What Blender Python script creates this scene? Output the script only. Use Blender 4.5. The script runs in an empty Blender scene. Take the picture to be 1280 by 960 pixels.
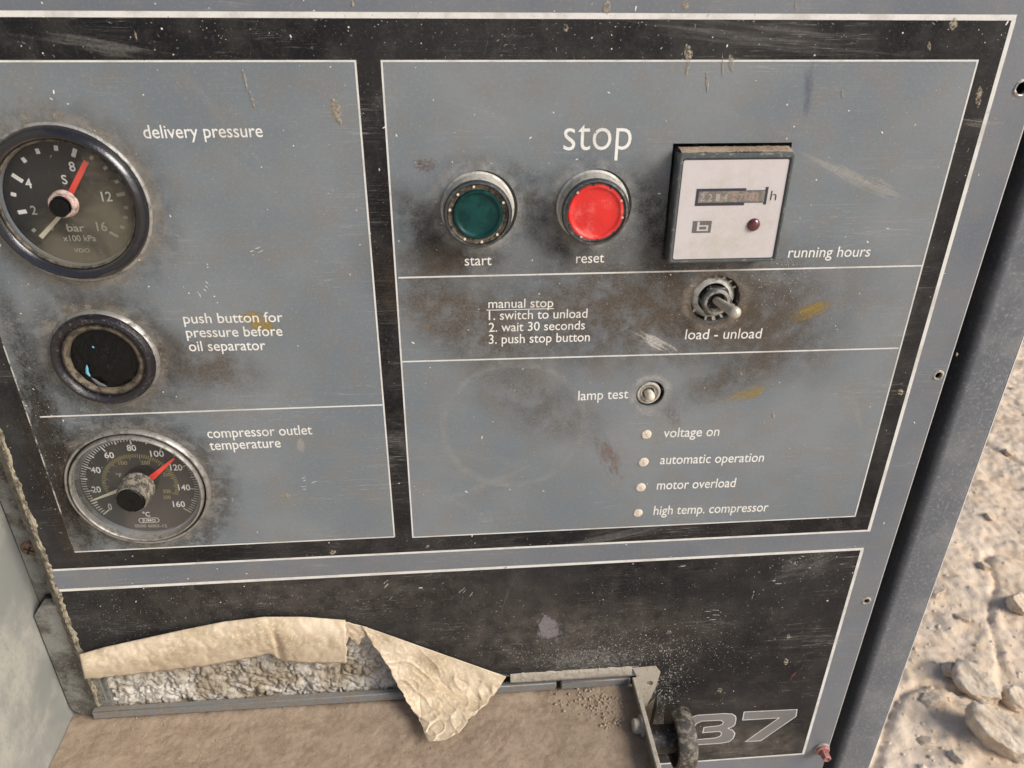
import bpy, bmesh, math, random
from mathutils import Vector, Matrix, noise
random.seed(7)
PI = math.pi
S = bpy.context.scene

# ------------------------------------------------------------------ camera
# lengths: u = mm to the right, d = mm downwards, h = mm out of the control panel towards the viewer
ZC = 1.20; DIST = 330.0; FPX = 956.2
ROWS = ((0.99657314, -0.00755141, -0.08237078), (-0.03272449, 0.87858355, -0.47646621), (0.0759676, 0.47752897, 0.87532565))
def W(u, d, h=0.0): return Vector((u / 1000, -h / 1000, ZC - d / 1000))
cam = bpy.data.cameras.new('camera'); camo = bpy.data.objects.new('camera', cam); S.collection.objects.link(camo)
cam.sensor_width = 36; cam.lens = FPX / 1280 * 36; cam.clip_start = 0.01; cam.clip_end = 200
def w3(r): return Vector((r[0], r[2], -r[1]))
RX, RY, RZ = w3(ROWS[0]), -w3(ROWS[1]), -w3(ROWS[2])
M = Matrix((RX, RY, RZ)).transposed().to_4x4(); M.translation = W(0, 0, DIST)
camo.matrix_world = M; S.camera = camo
cam.dof.use_dof = True; cam.dof.focus_distance = 0.40; cam.dof.aperture_fstop = 24

# ------------------------------------------------------------------ sky and sun
world = bpy.data.worlds.new('World'); S.world = world; world.use_nodes = True
wn = world.node_tree; sky = wn.nodes.new('ShaderNodeTexSky'); sky.sky_type = 'NISHITA'; sky.sun_disc = False
SUN = Vector((0.80, -0.52, 0.66)).normalized()
sky.sun_elevation = math.asin(SUN.z); sky.sun_rotation = math.atan2(SUN.x, SUN.y)
sky.air_density = 0.6; sky.dust_density = 2.0; sky.ozone_density = 0.6
wn.links.new(sky.outputs[0], wn.nodes['Background'].inputs[0]); wn.nodes['Background'].inputs[1].default_value = 0.12
sl = bpy.data.lights.new('sun', 'SUN'); sl.energy = 2.9; sl.angle = math.radians(28); sl.color = (1, .955, .90)
so = bpy.data.objects.new('sun', sl); S.collection.objects.link(so); so.rotation_euler = SUN.to_track_quat('Z', 'Y').to_euler()
so.location = (2, -2, 4)
S.view_settings.view_transform = 'Standard'; S.view_settings.look = 'None'; S.view_settings.exposure = 0.26; S.view_settings.gamma = 1
S.cycles.use_denoising = True; S.cycles.transparent_max_bounces = 40

def P(x, y, h=0.0):
    """the point of the plane h mm in front of the panel that the photograph shows at x, y"""
    a, b = (x - 640) / FPX, (y - 480) / FPX
    v = [ROWS[0][k] * a + ROWS[1][k] * b + ROWS[2][k] for k in range(3)]
    t = (DIST - h) / v[2]
    return (v[0] * t, v[1] * t)

# ------------------------------------------------------------------ materials
class NT:
    def __init__(s, nt): s.nt = nt
    def n(s, t, **kw):
        o = s.nt.nodes.new(t)
        for k, v in kw.items(): setattr(o, k, v)
        return o
    def l(s, a, b): s.nt.links.new(a, b)
    def val(s, sock, v):
        if hasattr(v, 'is_output') or isinstance(v, bpy.types.NodeSocket): s.l(v, sock)
        else: sock.default_value = v
    def math(s, op, a, b=0.0, c=None):
        o = s.n('ShaderNodeMath', operation=op); s.val(o.inputs[0], a); s.val(o.inputs[1], b)
        if c is not None: s.val(o.inputs[2], c)
        return o.outputs[0]
    def rng(s, v, a, b, c=0.0, d=1.0):
        o = s.n('ShaderNodeMapRange', interpolation_type='SMOOTHSTEP' if 1 else 'LINEAR'); s.val(o.inputs[0], v)
        for i, q in enumerate((a, b, c, d)): o.inputs[i + 1].default_value = q
        return o.outputs[0]
    def mix(s, f, a, b, mode='MIX'):
        o = s.n('ShaderNodeMix', data_type='RGBA', blend_type=mode)
        s.val(o.inputs[0], f); s.val(o.inputs[6], a); s.val(o.inputs[7], b); return o.outputs[2]
    def noise(s, vec, scale, detail=4, rough=.6, dist=0.0):
        o = s.n('ShaderNodeTexNoise'); s.l(vec, o.inputs['Vector']); o.inputs['Scale'].default_value = scale
        o.inputs['Detail'].default_value = detail; o.inputs['Roughness'].default_value = rough; o.inputs['Distortion'].default_value = dist
        return o.outputs[0]
    def mapping(s, vec, loc=(0, 0, 0), rot=(0, 0, 0), sc=(1, 1, 1), kind='POINT'):
        o = s.n('ShaderNodeMapping', vector_type=kind); s.l(vec, o.inputs[0])
        o.inputs[1].default_value = loc; o.inputs[2].default_value = rot; o.inputs[3].default_value = sc
        return o.outputs[0]
def C(r, g, b): return (r, g, b, 1)
def srgb(r, g, b):
    f = lambda c: (c / 255 / 12.92) if c / 255 <= .04045 else ((c / 255 + .055) / 1.055) ** 2.4
    return (f(r), f(g), f(b), 1)

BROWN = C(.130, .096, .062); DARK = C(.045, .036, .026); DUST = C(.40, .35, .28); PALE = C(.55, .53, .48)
YEL = C(.42, .28, .05); RUST = C(.17, .085, .045)
# dirt on the panel, and shade painted in beside the buttons and hour meter: two end points of the patch, half width (px), colour, strength, noise scale, stretch, edge softness
STAINS_AND_SHADE = [
 (640,395,1010,375,80,BROWN,.72,2.2,1,.2), (820,330,1010,440,62,BROWN,.60,3,1,.3), (850,500,985,440,26,BROWN,.5,3,1,.3),
 (500,250,560,330,34,DARK,.60,2,1,.1), (520,325,620,325,24,BROWN,.7,2.5,1,.2), (655,230,720,320,40,DARK,.52,2,1,.1), (800,220,840,335,32,DARK,.62,2,1,.0),  # DARK here: cast shade of buttons and hour meter painted in, with some soot
 (500,345,640,440,52,BROWN,.66,2.5,1,.3), (515,205,548,207,14,RUST,.55,5,1,.2), (632,206,660,210,11,DUST,.45,5,1,.3),
 (745,540,775,600,16,C(.26,.16,.12),.50,3,1,.1), (600,470,740,540,40,BROWN,.35,2.5,1,.3),
 (980,402,1050,374,13,YEL,.75,4,4,.1), (300,392,348,414,17,YEL,.85,3,1,.0), (520,418,548,402,6,YEL,.5,5,3,.2), (900,504,968,482,12,YEL,.70,4,2,.1), (830,500,850,540,12,RUST,.3,5,1,.2),
 (990,185,1125,250,13,PALE,.50,3,7,.0), (1070,222,1128,250,15,PALE,.55,3,5,.0), (796,414,846,446,13,PALE,1.0,3,2,.0), (1016,60,1008,160,12,C(.10,.13,.20),.35,.5,1,.0),
 (90,390,220,480,60,BROWN,.50,2.5,1,.3), (200,440,310,470,34,BROWN,.55,3,1,.3), (50,512,300,505,20,DUST,.34,5,1,.4), (60,520,110,680,34,DARK,.75,2,1,.2), (80,600,100,700,20,BROWN,.6,3,1,.2),
 (0,360,70,560,26,DARK,.70,2,1,.2), (100,680,260,672,14,DUST,.35,6,1,.4), (30,350,150,356,9,DUST,.60,6,1,.3), (190,200,215,330,12,PALE,.25,4,5,.2), (215,70,300,180,14,PALE,.15,4,6,.2),
 (640,828,830,822,26,PALE,.50,9,1,.45), (560,800,860,790,52,DUST,.20,9,1,.5), (130,760,640,735,44,DUST,.15,10,1,.5), (800,850,838,930,26,PALE,.62,9,1,.4), (120,735,420,712,12,DUST,.30,9,1,.5),
 (682,775,694,792,15,C(.24,.22,.22),1.0,1,1,-.4), (376,550,377,564,6,PALE,.42,.4,1,-.5), (640,700,900,640,14,PALE,.20,4,9,.2), (690,340,790,310,30,C(.30,.27,.22),.3,3,2,.2), (20,440,104,690,44,C(.05,.043,.035),.95,2,1,.0), (1195,500,1120,760,16,PALE,.15,3,6,.3), (230,150,420,300,40,PALE,.12,3,5,.3), (520,120,700,180,34,PALE,.14,3,5,.3), (880,130,960,180,30,PALE,.14,3,5,.3), (770,690,1040,900,90,C(.16,.155,.15),.08,3,2,.4), (960,720,1060,690,30,PALE,.16,6,3,.3),
 (850,920,1000,935,24,DUST,.30,8,1,.5), (1100,500,1180,200,36,PALE,.12,3,1,.4), (700,20,1200,70,26,PALE,.22,3,6,.3), (400,540,700,600,60,PALE,.12,3,4,.3), (520,640,700,570,10,PALE,.22,4,8,.3), (500,600,620,650,9,PALE,.18,4,8,.3),
 (0,40,240,70,20,PALE,.22,3,3,.3), (1190,150,1262,160,8,PALE,.45,3,4,.2), (930,340,1010,360,18,PALE,.30,8,1,.45), (780,515,840,518,7,PALE,.55,6,1,.3), (1060,480,1085,560,9,PALE,.35,6,2,.4),
]
RINGS = [ # centre (mm), radius, half width, colour, strength
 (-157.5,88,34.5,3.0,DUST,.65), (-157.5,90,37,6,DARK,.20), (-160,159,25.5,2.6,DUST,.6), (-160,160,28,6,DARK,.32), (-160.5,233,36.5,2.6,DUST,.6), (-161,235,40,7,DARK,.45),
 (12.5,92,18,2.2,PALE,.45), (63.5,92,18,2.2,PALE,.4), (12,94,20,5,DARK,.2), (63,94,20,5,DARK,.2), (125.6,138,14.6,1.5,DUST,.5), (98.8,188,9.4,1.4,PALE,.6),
 (30,205,36,1.5,PALE,.22)]

def build_grime():
    g = bpy.data.node_groups.new('panel_grime', 'ShaderNodeTree')
    g.interface.new_socket('Color', in_out='INPUT', socket_type='NodeSocketColor')
    g.interface.new_socket('Amount', in_out='INPUT', socket_type='NodeSocketFloat')
    g.interface.new_socket('Color', in_out='OUTPUT', socket_type='NodeSocketColor')
    g.interface.new_socket('Roughness', in_out='OUTPUT', socket_type='NodeSocketFloat')
    g.interface.new_socket('Height', in_out='OUTPUT', socket_type='NodeSocketFloat')
    t = NT(g); gi = t.n('NodeGroupInput'); go = t.n('NodeGroupOutput'); geo = t.n('ShaderNodeNewGeometry')
    # position in mm on the panel: x = u, y = -d
    m = t.mapping(geo.outputs['Position'], (0, 0, -ZC * 1000), (0, 0, 0), (1000, 0, 1000))
    sep = t.n('ShaderNodeSeparateXYZ'); t.l(m, sep.inputs[0]); com = t.n('ShaderNodeCombineXYZ'); t.l(sep.outputs[0], com.inputs[0]); t.l(sep.outputs[2], com.inputs[1])
    p = com.outputs[0]; col = gi.outputs[0]; amt = gi.outputs[1]
    big = t.noise(p, .012, 3, .55); med = t.noise(p, .06, 6, .65); fine = t.noise(p, .7, 5, .75); grit = t.noise(p, 2.6, 3, .8)
    col = t.mix(t.math('MULTIPLY', t.rng(big, .35, .7, 0, .30), amt), col, t.mix(.5, col, PALE))
    col = t.mix(t.math('MULTIPLY', t.rng(med, .44, .66, 0, .45), amt), col, C(.19, .175, .15))
    col = t.mix(t.math('MULTIPLY', t.rng(fine, .50, .70, 0, .32), amt), col, DUST)
    col = t.mix(t.math('MULTIPLY', t.rng(grit, .56, .72, 0, .45), amt), col, PALE)
    col = t.mix(t.math('MULTIPLY', t.rng(grit, .46, .26, 0, .30), amt), col, DARK)
    # faint long scratches in three directions
    for (rot, sc, th) in ((.5, (.02, .9, 1), .013), (-.9, (.03, 1.1, 1), .010), (1.3, (.012, .6, 1), .012)):
        mp = t.mapping(p, (rot * 9, 3, 0), (0, 0, rot), sc); nz = t.noise(mp, 1.0, 2, .5, .15)
        band = t.rng(t.math('ABSOLUTE', t.math('SUBTRACT', nz, .5)), th, 0.0)
        gate = t.rng(t.noise(t.mapping(p, (7 * rot, 0, 0), (0, 0, rot), (.012, .03, 1)), 1.0, 3, .6), .54, .70)
        col = t.mix(t.math('MULTIPLY', t.math('MULTIPLY', band, gate), .34), col, PALE)
    dirt = t.rng(med, .4, .8, 0, .3)
    t.l(col, go.inputs[0]); t.l(t.math('ADD', t.math('MULTIPLY', dirt, .55), t.rng(fine, .3, .7, .0, .12)), go.inputs[1])
    t.l(t.math('ADD', t.math('MULTIPLY', fine, .5), t.math('MULTIPLY', grit, .5)), go.inputs[2])
    return g
GR = build_grime()

def mat(name, color, rough=.5, metal=0, grime=0, bump=.0, bscale=1.0, spec=.5, coat=0, extra=None):
    m = bpy.data.materials.new(name); m.use_nodes = True; t = NT(m.node_tree); b = m.node_tree.nodes['Principled BSDF']
    b.inputs['Roughness'].default_value = rough; b.inputs['Metallic'].default_value = metal; b.inputs['Specular IOR Level'].default_value = spec
    b.inputs['Coat Weight'].default_value = coat
    if grime:
        g = t.n('ShaderNodeGroup'); g.node_tree = GR; g.inputs[0].default_value = color; g.inputs[1].default_value = grime
        t.l(g.outputs[0], b.inputs['Base Color']); t.l(t.math('ADD', g.outputs[1], rough), b.inputs['Roughness'])
        bp = t.n('ShaderNodeBump'); bp.inputs['Strength'].default_value = .35; bp.inputs['Distance'].default_value = .00012
        t.l(g.outputs[2], bp.inputs['Height']); t.l(bp.outputs[0], b.inputs['Normal'])
    else:
        b.inputs['Base Color'].default_value = color
    if extra: extra(t, b)
    return m

def speckled(c2, scale, lo, hi, amount, bump=.0002, detail=6, c3=None, s3=1):
    """mottle the base colour towards c2 (and c3) with noise in millimetres, and roughen the relief"""
    def f(t, b):
        geo = t.n('ShaderNodeNewGeometry'); p = t.mapping(geo.outputs['Position'], (0, 0, 0), (0, 0, 0), (1000, 1000, 1000))
        nz = t.noise(p, scale, detail, .7); base = tuple(b.inputs['Base Color'].default_value)
        col = t.mix(t.rng(nz, lo, hi, 0, amount), base, c2)
        n2 = t.noise(p, scale * s3 * 3.1, 4, .7)
        if c3: col = t.mix(t.rng(n2, .5, .72, 0, .8), col, c3)
        t.l(col, b.inputs['Base Color'])
        r0 = b.inputs['Roughness'].default_value; t.l(t.rng(nz, lo, hi, r0, min(1, r0 + .4)), b.inputs['Roughness'])
        bp = t.n('ShaderNodeBump'); bp.inputs['Distance'].default_value = bump; bp.inputs['Strength'].default_value = .8
        t.l(t.math('ADD', nz, t.math('MULTIPLY', n2, .5)), bp.inputs['Height']); t.l(bp.outputs[0], b.inputs['Normal'])
    return f
steel = mat('blue_grey_paint', C(.126, .146, .170), .28, grime=.6)
printgrey = mat('grey_print', C(.145, .174, .194), .34, grime=.85)
printblack = mat('black_print', C(.007, .007, .009), .32, grime=.22, spec=.16)
printwhite = mat('white_print', C(.78, .77, .72), .45, grime=.7)
letters = mat('white_lettering', C(.88, .865, .80), .45, grime=.5)
lace_letters = letters
numgrey = mat('number_grey', C(.125, .128, .135), .4, grime=.8)
framepaint = mat('frame_paint', C(.112, .126, .142), .40, extra=speckled(C(.20, .20, .195), .035, .42, .70, .75, .0002, 9, C(.26, .27, .28), 5))
sheet = mat('galvanised_sheet', C(.235, .24, .222), .5, extra=speckled(C(.38, .365, .31), .018, .42, .62, .8, .00025, 10, C(.22, .24, .23), 6))
backsheet = mat('dirty_sheet', C(.20, .205, .185), .6, extra=speckled(C(.06, .05, .037), .035, .40, .58, .9, .0004, 10, C(.27, .255, .21), 6))
rail_m = mat('grey_rail', C(.19, .195, .19), .4, extra=speckled(C(.20, .165, .125), .06, .42, .62, .9, .0003, 8, C(.27, .25, .21), 3))
inside = mat('dark_inside', C(.012, .012, .012), .8)
crust = mat('dried_crust', C(.32, .28, .20), .95, extra=speckled(C(.07, .058, .042), .22, .42, .60, .95, .0007, 9, C(.46, .42, .31), 3))
dustm = mat('brown_dust', C(.37, .285, .205), 1.0, spec=.1, extra=speckled(C(.26, .19, .13), .10, .4, .64, .8, .0010, 12, C(.50, .43, .34), 6))
mud = mat('dried_mud', C(.36, .31, .23), .95)
paper = mat('tan_paper', C(.64, .53, .38), .7, extra=speckled(C(.40, .305, .18), .028, .42, .66, .75, .0004, 9, C(.76, .67, .53), 7))
wool = mat('insulation', C(.52, .49, .43), .7, extra=speckled(C(.27, .215, .14), .035, .42, .60, .85, .0010, 10, C(.11, .09, .06), 4))
black_gloss = mat('black_bezel', C(.012, .012, .016), .16, coat=.4, extra=speckled(C(.16, .15, .13), .5, .60, .75, .55, .00015, 7))
black_worn = mat('worn_purple_black_rubber', C(.013, .011, .015), .2, coat=.2, extra=speckled(C(.22, .20, .165), .55, .55, .72, .7, .0004, 8))
metal_worn = mat('worn_metal_rim', C(.42, .41, .38), .38, .7, extra=speckled(C(.09, .08, .065), .3, .45, .68, .85, .0003, 8, C(.45, .4, .3), 2))
cream = mat('dusty_cream_metal', C(.50, .48, .42), .55, .3, extra=speckled(C(.15, .13, .10), .35, .48, .7, .75, .0003, 8))
dark_metal = mat('dark_ring_metal', C(.10, .11, .11), .3, .8, extra=speckled(C(.32, .31, .27), .45, .5, .7, .7, .0002, 8))
bright = mat('bright_metal', C(.62, .60, .55), .25, 1.0, extra=speckled(C(.16, .13, .09), .4, .52, .72, .7, .0002, 7))
dial = mat('black_dial', C(.014, .014, .014), .6)
dialwhite = mat('dial_white', C(.62, .62, .58), .6)
dialgrey = mat('dial_faded_grey', C(.30, .30, .25), .7)
dialyellow = mat('dial_yellow', C(.22, .19, .07), .6)
needle_red = mat('red_needle_paint', C(.75, .05, .035), .5)
needle_cream = mat('cream_needle_paint', C(.62, .58, .44), .5)
rubber = mat('black_rubber', C(.004, .004, .004), .22, spec=.25, extra=speckled(C(.05, .05, .045), .35, .58, .75, .6, .0005, 6))
tanring = mat('tan_grimy_ring', C(.13, .105, .07), .6, extra=speckled(C(.022, .018, .014), .3, .42, .60, .9, .0005, 8, C(.26, .22, .15), 2))
green = mat('dark_green_plastic', C(.001, .030, .028), .28, spec=.25, extra=speckled(C(.004, .060, .054), .16, .42, .66, .8, .0001, 8))
red = mat('red_plastic', C(.66, .024, .020), .32, extra=speckled(C(.86, .20, .16), .09, .46, .68, .6, .0003, 9, C(.60, .03, .025), 4))
meterface = mat('meter_white_plastic', C(.58, .54, .53), .4, extra=speckled(C(.44, .41, .33), .04, .44, .66, .6, .00005, 8, C(.60, .58, .56), 10))
meterframe = mat('meter_frame', C(.07, .085, .085), .3, coat=.3, extra=speckled(C(.33, .32, .27), .4, .52, .7, .8, .0002, 8))
ink = mat('dark_ink', C(.035, .035, .05), .5)
inkgrey = mat('grey_ink', C(.13, .12, .12), .5)
winm = mat('counter_window', C(.15, .135, .115), .5, extra=speckled(C(.30, .27, .22), .35, .4, .62, .8, .00005))
ledm = mat('dark_red_lens', C(.10, .018, .022), .12, coat=.6)
dotm = mat('cream_lens', C(.70, .62, .50), .55, extra=speckled(C(.45, .37, .27), .5, .5, .75, .6, .0001))
rustm = mat('rusty_brown_screw', C(.20, .13, .085), .6, .3, extra=speckled(C(.06, .04, .03), .6, .45, .7, .8, .0003))
boltm = mat('pink_rusted_bolt', C(.42, .17, .15), .45, .2, extra=speckled(C(.10, .045, .035), .5, .45, .7, .8, .0003, 7, C(.6, .45, .4), 2))
white_speck = mat('white_paint_fleck', C(.72, .71, .66), .6)
faint_speck = mat('grey_paint_fleck', C(.38, .38, .36), .6)
edge_w = mat('bare_edge', C(.62, .60, .57), .45, .2)
blue_p = mat('blue_paint_fleck', C(.14, .42, .56), .5)
grey_p = mat('grey_paint_blob', C(.11, .125, .12), .6)
knobm = mat('black_knob_rubber', C(.010, .010, .010), .35, extra=speckled(C(.30, .27, .22), .45, .52, .68, .55, .0006, 8))
olive = mat('dusty_olive_metal', C(.17, .15, .105), .7, extra=speckled(C(.33, .29, .22), .3, .45, .7, .7, .0003, 8))
lipm = mat('dust_caked_lip', C(.42, .37, .29), .9, extra=speckled(C(.14, .12, .09), .35, .5, .72, .8, .0007, 8, C(.58, .55, .48), 2))

def lace(m, scale, lo, hi, col2=None):
    t = NT(m.node_tree); out = m.node_tree.nodes['Material Output']; b = m.node_tree.nodes['Principled BSDF']
    geo = t.n('ShaderNodeNewGeometry'); p = t.mapping(geo.outputs['Position'], (0, 0, 0), (0, 0, 0), (1000, 1000, 1000))
    f = t.rng(t.noise(p, scale, 6, .7), lo, hi, .05, .92); tr = t.n('ShaderNodeBsdfTransparent'); mx = t.n('ShaderNodeMixShader')
    t.l(f, mx.inputs[0]); t.l(tr.outputs[0], mx.inputs[1]); t.l(b.outputs[0], mx.inputs[2]); t.l(mx.outputs[0], out.inputs[0])
lace(mud, .9, .38, .62)
lace(faint_speck, 1.5, .30, .9)
lace(letters, .45, .27, .40); lace(printwhite, .22, .26, .37)

def glass_mat(name, haze, hazecol, centre, scale):
    m = bpy.data.materials.new(name); m.use_nodes = True; t = NT(m.node_tree); out = m.node_tree.nodes['Material Output']
    m.node_tree.nodes.remove(m.node_tree.nodes['Principled BSDF'])
    gl = t.n('ShaderNodeBsdfGlossy'); gl.inputs['Roughness'].default_value = .08; tr = t.n('ShaderNodeBsdfTransparent')
    fr = t.n('ShaderNodeFresnel'); fr.inputs[0].default_value = 1.38
    mx = t.n('ShaderNodeMixShader'); t.l(fr.outputs[0], mx.inputs[0]); t.l(tr.outputs[0], mx.inputs[1]); t.l(gl.outputs[0], mx.inputs[2])
    df = t.n('ShaderNodeBsdfDiffuse'); geo = t.n('ShaderNodeNewGeometry'); p = t.mapping(geo.outputs['Position'], (0, 0, 0), (0, 0, 0), (1000, 1000, 1000))
    a = t.noise(p, .05, 5, .6, .6); c = t.noise(p, .9, 5, .75)
    df.inputs[0].default_value = hazecol
    mp = t.mapping(p, (-centre[0] / scale, 0, -(ZC * 1000 - centre[1]) / scale), (0, 0, 0), (1 / scale, 0, 1 / scale)); sx = t.n('ShaderNodeSeparateXYZ'); t.l(mp, sx.inputs[0])
    g = t.math('SUBTRACT', t.math('MULTIPLY', sx.outputs[0], .35), t.math('MULTIPLY', sx.outputs[2], .45))
    f = t.math('ADD', t.math('MULTIPLY', t.rng(t.math('ADD', a, t.math('MULTIPLY', g, .5)), .35, .75), haze), t.rng(c, .58, .74, 0, .34))
    m2 = t.n('ShaderNodeMixShader'); t.l(f, m2.inputs[0]); t.l(mx.outputs[0], m2.inputs[1]); t.l(df.outputs[0], m2.inputs[2]); t.l(m2.outputs[0], out.inputs[0])
    return m

# ------------------------------------------------------------------ building helpers
WLOC = {}
def link(o, parent=None, loc=Vector((0, 0, 0))):
    S.collection.objects.link(o); WLOC[o.name] = Vector(loc)
    if parent: o.parent = parent; o.location = Vector(loc) - WLOC[parent.name]
    else: o.location = loc
    return o
def tag(o, label=None, cat=None, group=None, kind=None):
    for k, v in (('label', label), ('category', cat), ('group', group), ('kind', kind)):
        if v: o[k] = v
    return o
def empty(name, loc, parent=None):
    o = bpy.data.objects.new(name, None); o.empty_display_size = .01; return link(o, parent, loc)
def mesh(name, verts, faces, m, parent=None, smooth=False, world=False, angle=40, label=None, recalc=True):
    vs = [Vector(v) if world else W(*v) for v in verts]
    lo = Vector([min(v[i] for v in vs) for i in range(3)]); hi = Vector([max(v[i] for v in vs) for i in range(3)]); c = (lo + hi) / 2
    me = bpy.data.meshes.new(name); me.from_pydata([v - c for v in vs], [], faces); me.update()
    if recalc:
        bm = bmesh.new(); bm.from_mesh(me); bmesh.ops.recalc_face_normals(bm, faces=bm.faces); bm.to_mesh(me); bm.free()
    if smooth:
        me.shade_smooth()
        if angle < 180:
            me.set_sharp_from_angle(angle=math.radians(angle))
    me.materials.append(m); o = bpy.data.objects.new(name, me)
    if label: o['label'] = label
    return link(o, parent, c)
def lathe(name, cu, cd, prof, m, parent, n=96, label=None, wob=0, axis=None, seed=0):
    """profile of (radius, h) turned about the panel normal through (cu, cd)"""
    V, F = [], []
    for (r, h) in prof:
        for k in range(n):
            a = 2 * PI * k / n; w = 1 + (wob * noise.noise(Vector((math.cos(a) * 3 + seed, math.sin(a) * 3, h * .3))) if wob else 0)
            if axis: V.append(axis(r * w * math.cos(a), r * w * math.sin(a), h))
            else: V.append((cu + r * w * math.cos(a), cd + r * w * math.sin(a), h + (wob * 8 * noise.noise(Vector((a * 5, r, seed))) if wob else 0)))
    for i in range(len(prof) - 1):
        for k in range(n):
            k2 = (k + 1) % n; F.append((i * n + k, i * n + k2, (i + 1) * n + k2, (i + 1) * n + k))
    return mesh(name, V, F, m, parent, True, label=label)
def disc(name, cu, cd, r, h, m, parent, n=64): 
    V = [(cu + r * math.cos(2 * PI * k / n), cd + r * math.sin(2 * PI * k / n), h) for k in range(n)]
    return mesh(name, V, [tuple(range(n))], m, parent, recalc=False)
def fillplate(name, outer, holes, h, thick, m, parent, label=None):
    """flat plate with holes: front face at h, going back by thick"""
    cu = bpy.data.curves.new('tmp', 'CURVE'); cu.dimensions = '2D'; cu.fill_mode = 'BOTH' if thick else 'FRONT'; cu.extrude = thick / 2
    for pts in [outer] + holes:
        sp = cu.splines.new('POLY'); sp.points.add(len(pts) - 1)
        for q, (x, y) in zip(sp.points, pts): q.co = (x, -y, 0, 1)
        sp.use_cyclic_u = True
    ob = bpy.data.objects.new('tmp', cu); me = bpy.data.meshes.new_from_object(ob)
    V = [(v.co.x, -v.co.y, h - thick / 2 + v.co.z) for v in me.vertices]; F = [tuple(p.vertices) for p in me.polygons]
    bpy.data.objects.remove(ob); bpy.data.curves.remove(cu); bpy.data.meshes.remove(me)
    return mesh(name, V, F, m, parent, label=label, recalc=bool(thick))
def circle(u, d, r, n=48): return [(u + r * math.cos(2 * PI * k / n), d + r * math.sin(2 * PI * k / n)) for k in range(n)]
def strip(a, b, w):
    """four corners of a straight line a-b (mm) of width w"""
    ax, ay = a; bx, by = b; L = math.hypot(bx - ax, by - ay); nx, ny = -(by - ay) / L * w / 2, (bx - ax) / L * w / 2
    return [(ax + nx, ay + ny), (bx + nx, by + ny), (bx - nx, by - ny), (ax - nx, ay - ny)]
def flat(name, polys, h, m, parent, label=None):
    V, F = [], []
    for p in polys:
        i = len(V); V += [(x, y, h) for x, y in p]; F.append(tuple(range(i, i + len(p))))
    return mesh(name, V, F, m, parent, label=label, recalc=False)
def box(name, u0, u1, d0, d1, h0, h1, m, parent, bev=0, label=None, kind=None):
    V = [(u, d, h) for h in (h0, h1) for d in (d0, d1) for u in (u0, u1)]
    F = [(0, 1, 3, 2), (4, 6, 7, 5), (0, 4, 5, 1), (2, 3, 7, 6), (0, 2, 6, 4), (1, 5, 7, 3)]
    o = mesh(name, V, F, m, parent, label=label)
    if bev:
        bm = bmesh.new(); bm.from_mesh(o.data); bmesh.ops.bevel(bm, geom=bm.edges[:], offset=bev / 1000, segments=3, affect='EDGES'); bm.to_mesh(o.data); bm.free()
        o.data.shade_smooth(); o.data.set_sharp_from_angle(angle=math.radians(50))
    return o

_tc = {}
def glyphs(s, off=0.0):
    key = (s, off)
    if key not in _tc:
        cu = bpy.data.curves.new('tmp', 'FONT'); cu.body = s; cu.offset = off; cu.resolution_u = 4
        ob = bpy.data.objects.new('tmp', cu); me = bpy.data.meshes.new_from_object(ob)
        _tc[key] = ([(v.co.x, v.co.y) for v in me.vertices], [tuple(p.vertices) for p in me.polygons])
        bpy.data.objects.remove(ob); bpy.data.curves.remove(cu); bpy.data.meshes.remove(me)
    return _tc[key]
XH = max(y for x, y in glyphs('x')[0])
def text(s, a, b, xh, m, parent, h=.14, off=0.0, name='printed_text', label=None):
    """text s with its baseline from a to b (mm on the panel) and an x-height of xh mm"""
    V, F = glyphs(s, off); x0, x1 = min(v[0] for v in V), max(v[0] for v in V)
    ax, ay = a; bx, by = b; L = math.hypot(bx - ax, by - ay); ex, ey = (bx - ax) / L, (by - ay) / L; sx = L / (x1 - x0); sy = xh / XH
    pts = []
    for (x, y) in V:
        q = (x - x0) * sx; r = y * sy; pts.append((ax + ex * q + ey * r, ay + ey * q - ex * r, h))
    return mesh(name, pts, F, m, parent, label=label, recalc=False)
def textpx(s, p0, p1, xhpx, m, parent, h=.14, **k):
    a, b = P(*p0, h), P(*p1, h); mx, my = (p0[0] + p1[0]) / 2, (p0[1] + p1[1]) / 2
    q, r = P(mx, my, h), P(mx, my - xhpx, h)
    return text(s, a, b, abs(q[1] - r[1]), m, parent, h, **k)
def textc(s, c, hpx, wpx, m, parent, h, **k):
    """text centred on the pixel c, capitals hpx high and wpx wide"""
    x, y = c; V = glyphs(s, k.get('off', 0))[0]; top = max(v[1] for v in V)
    return textpx(s, (x - wpx / 2, y + hpx / 2), (x + wpx / 2, y + hpx / 2), hpx * XH / top, m, parent, h, **k)

# ================================================================== the setting: ground
def dirt_ground(t, b):
    geo = t.n('ShaderNodeNewGeometry'); p = geo.outputs['Position']
    a = t.noise(p, 3, 6, .6); c = t.noise(p, 22, 8, .7); e = t.noise(p, 120, 5, .75)
    col = t.mix(t.rng(a, .35, .7), C(.62, .47, .32), C(.74, .60, .45)); col = t.mix(t.rng(c, .35, .7, 0, .6), col, C(.80, .69, .55)); col = t.mix(t.rng(e, .5, .8, 0, .45), col, C(.42, .32, .22))
    t.l(col, b.inputs['Base Color']); bp = t.n('ShaderNodeBump'); bp.inputs['Distance'].default_value = .004; t.l(t.math('ADD', c, t.math('MULTIPLY', e, .4)), bp.inputs['Height']); t.l(bp.outputs[0], b.inputs['Normal'])
groundm = mat('trodden_sandy_earth', C(.4, .33, .25), 1.0, spec=.1, extra=dirt_ground)
def ridged(v): return 1 - abs(noise.noise(v)) * 2
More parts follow.
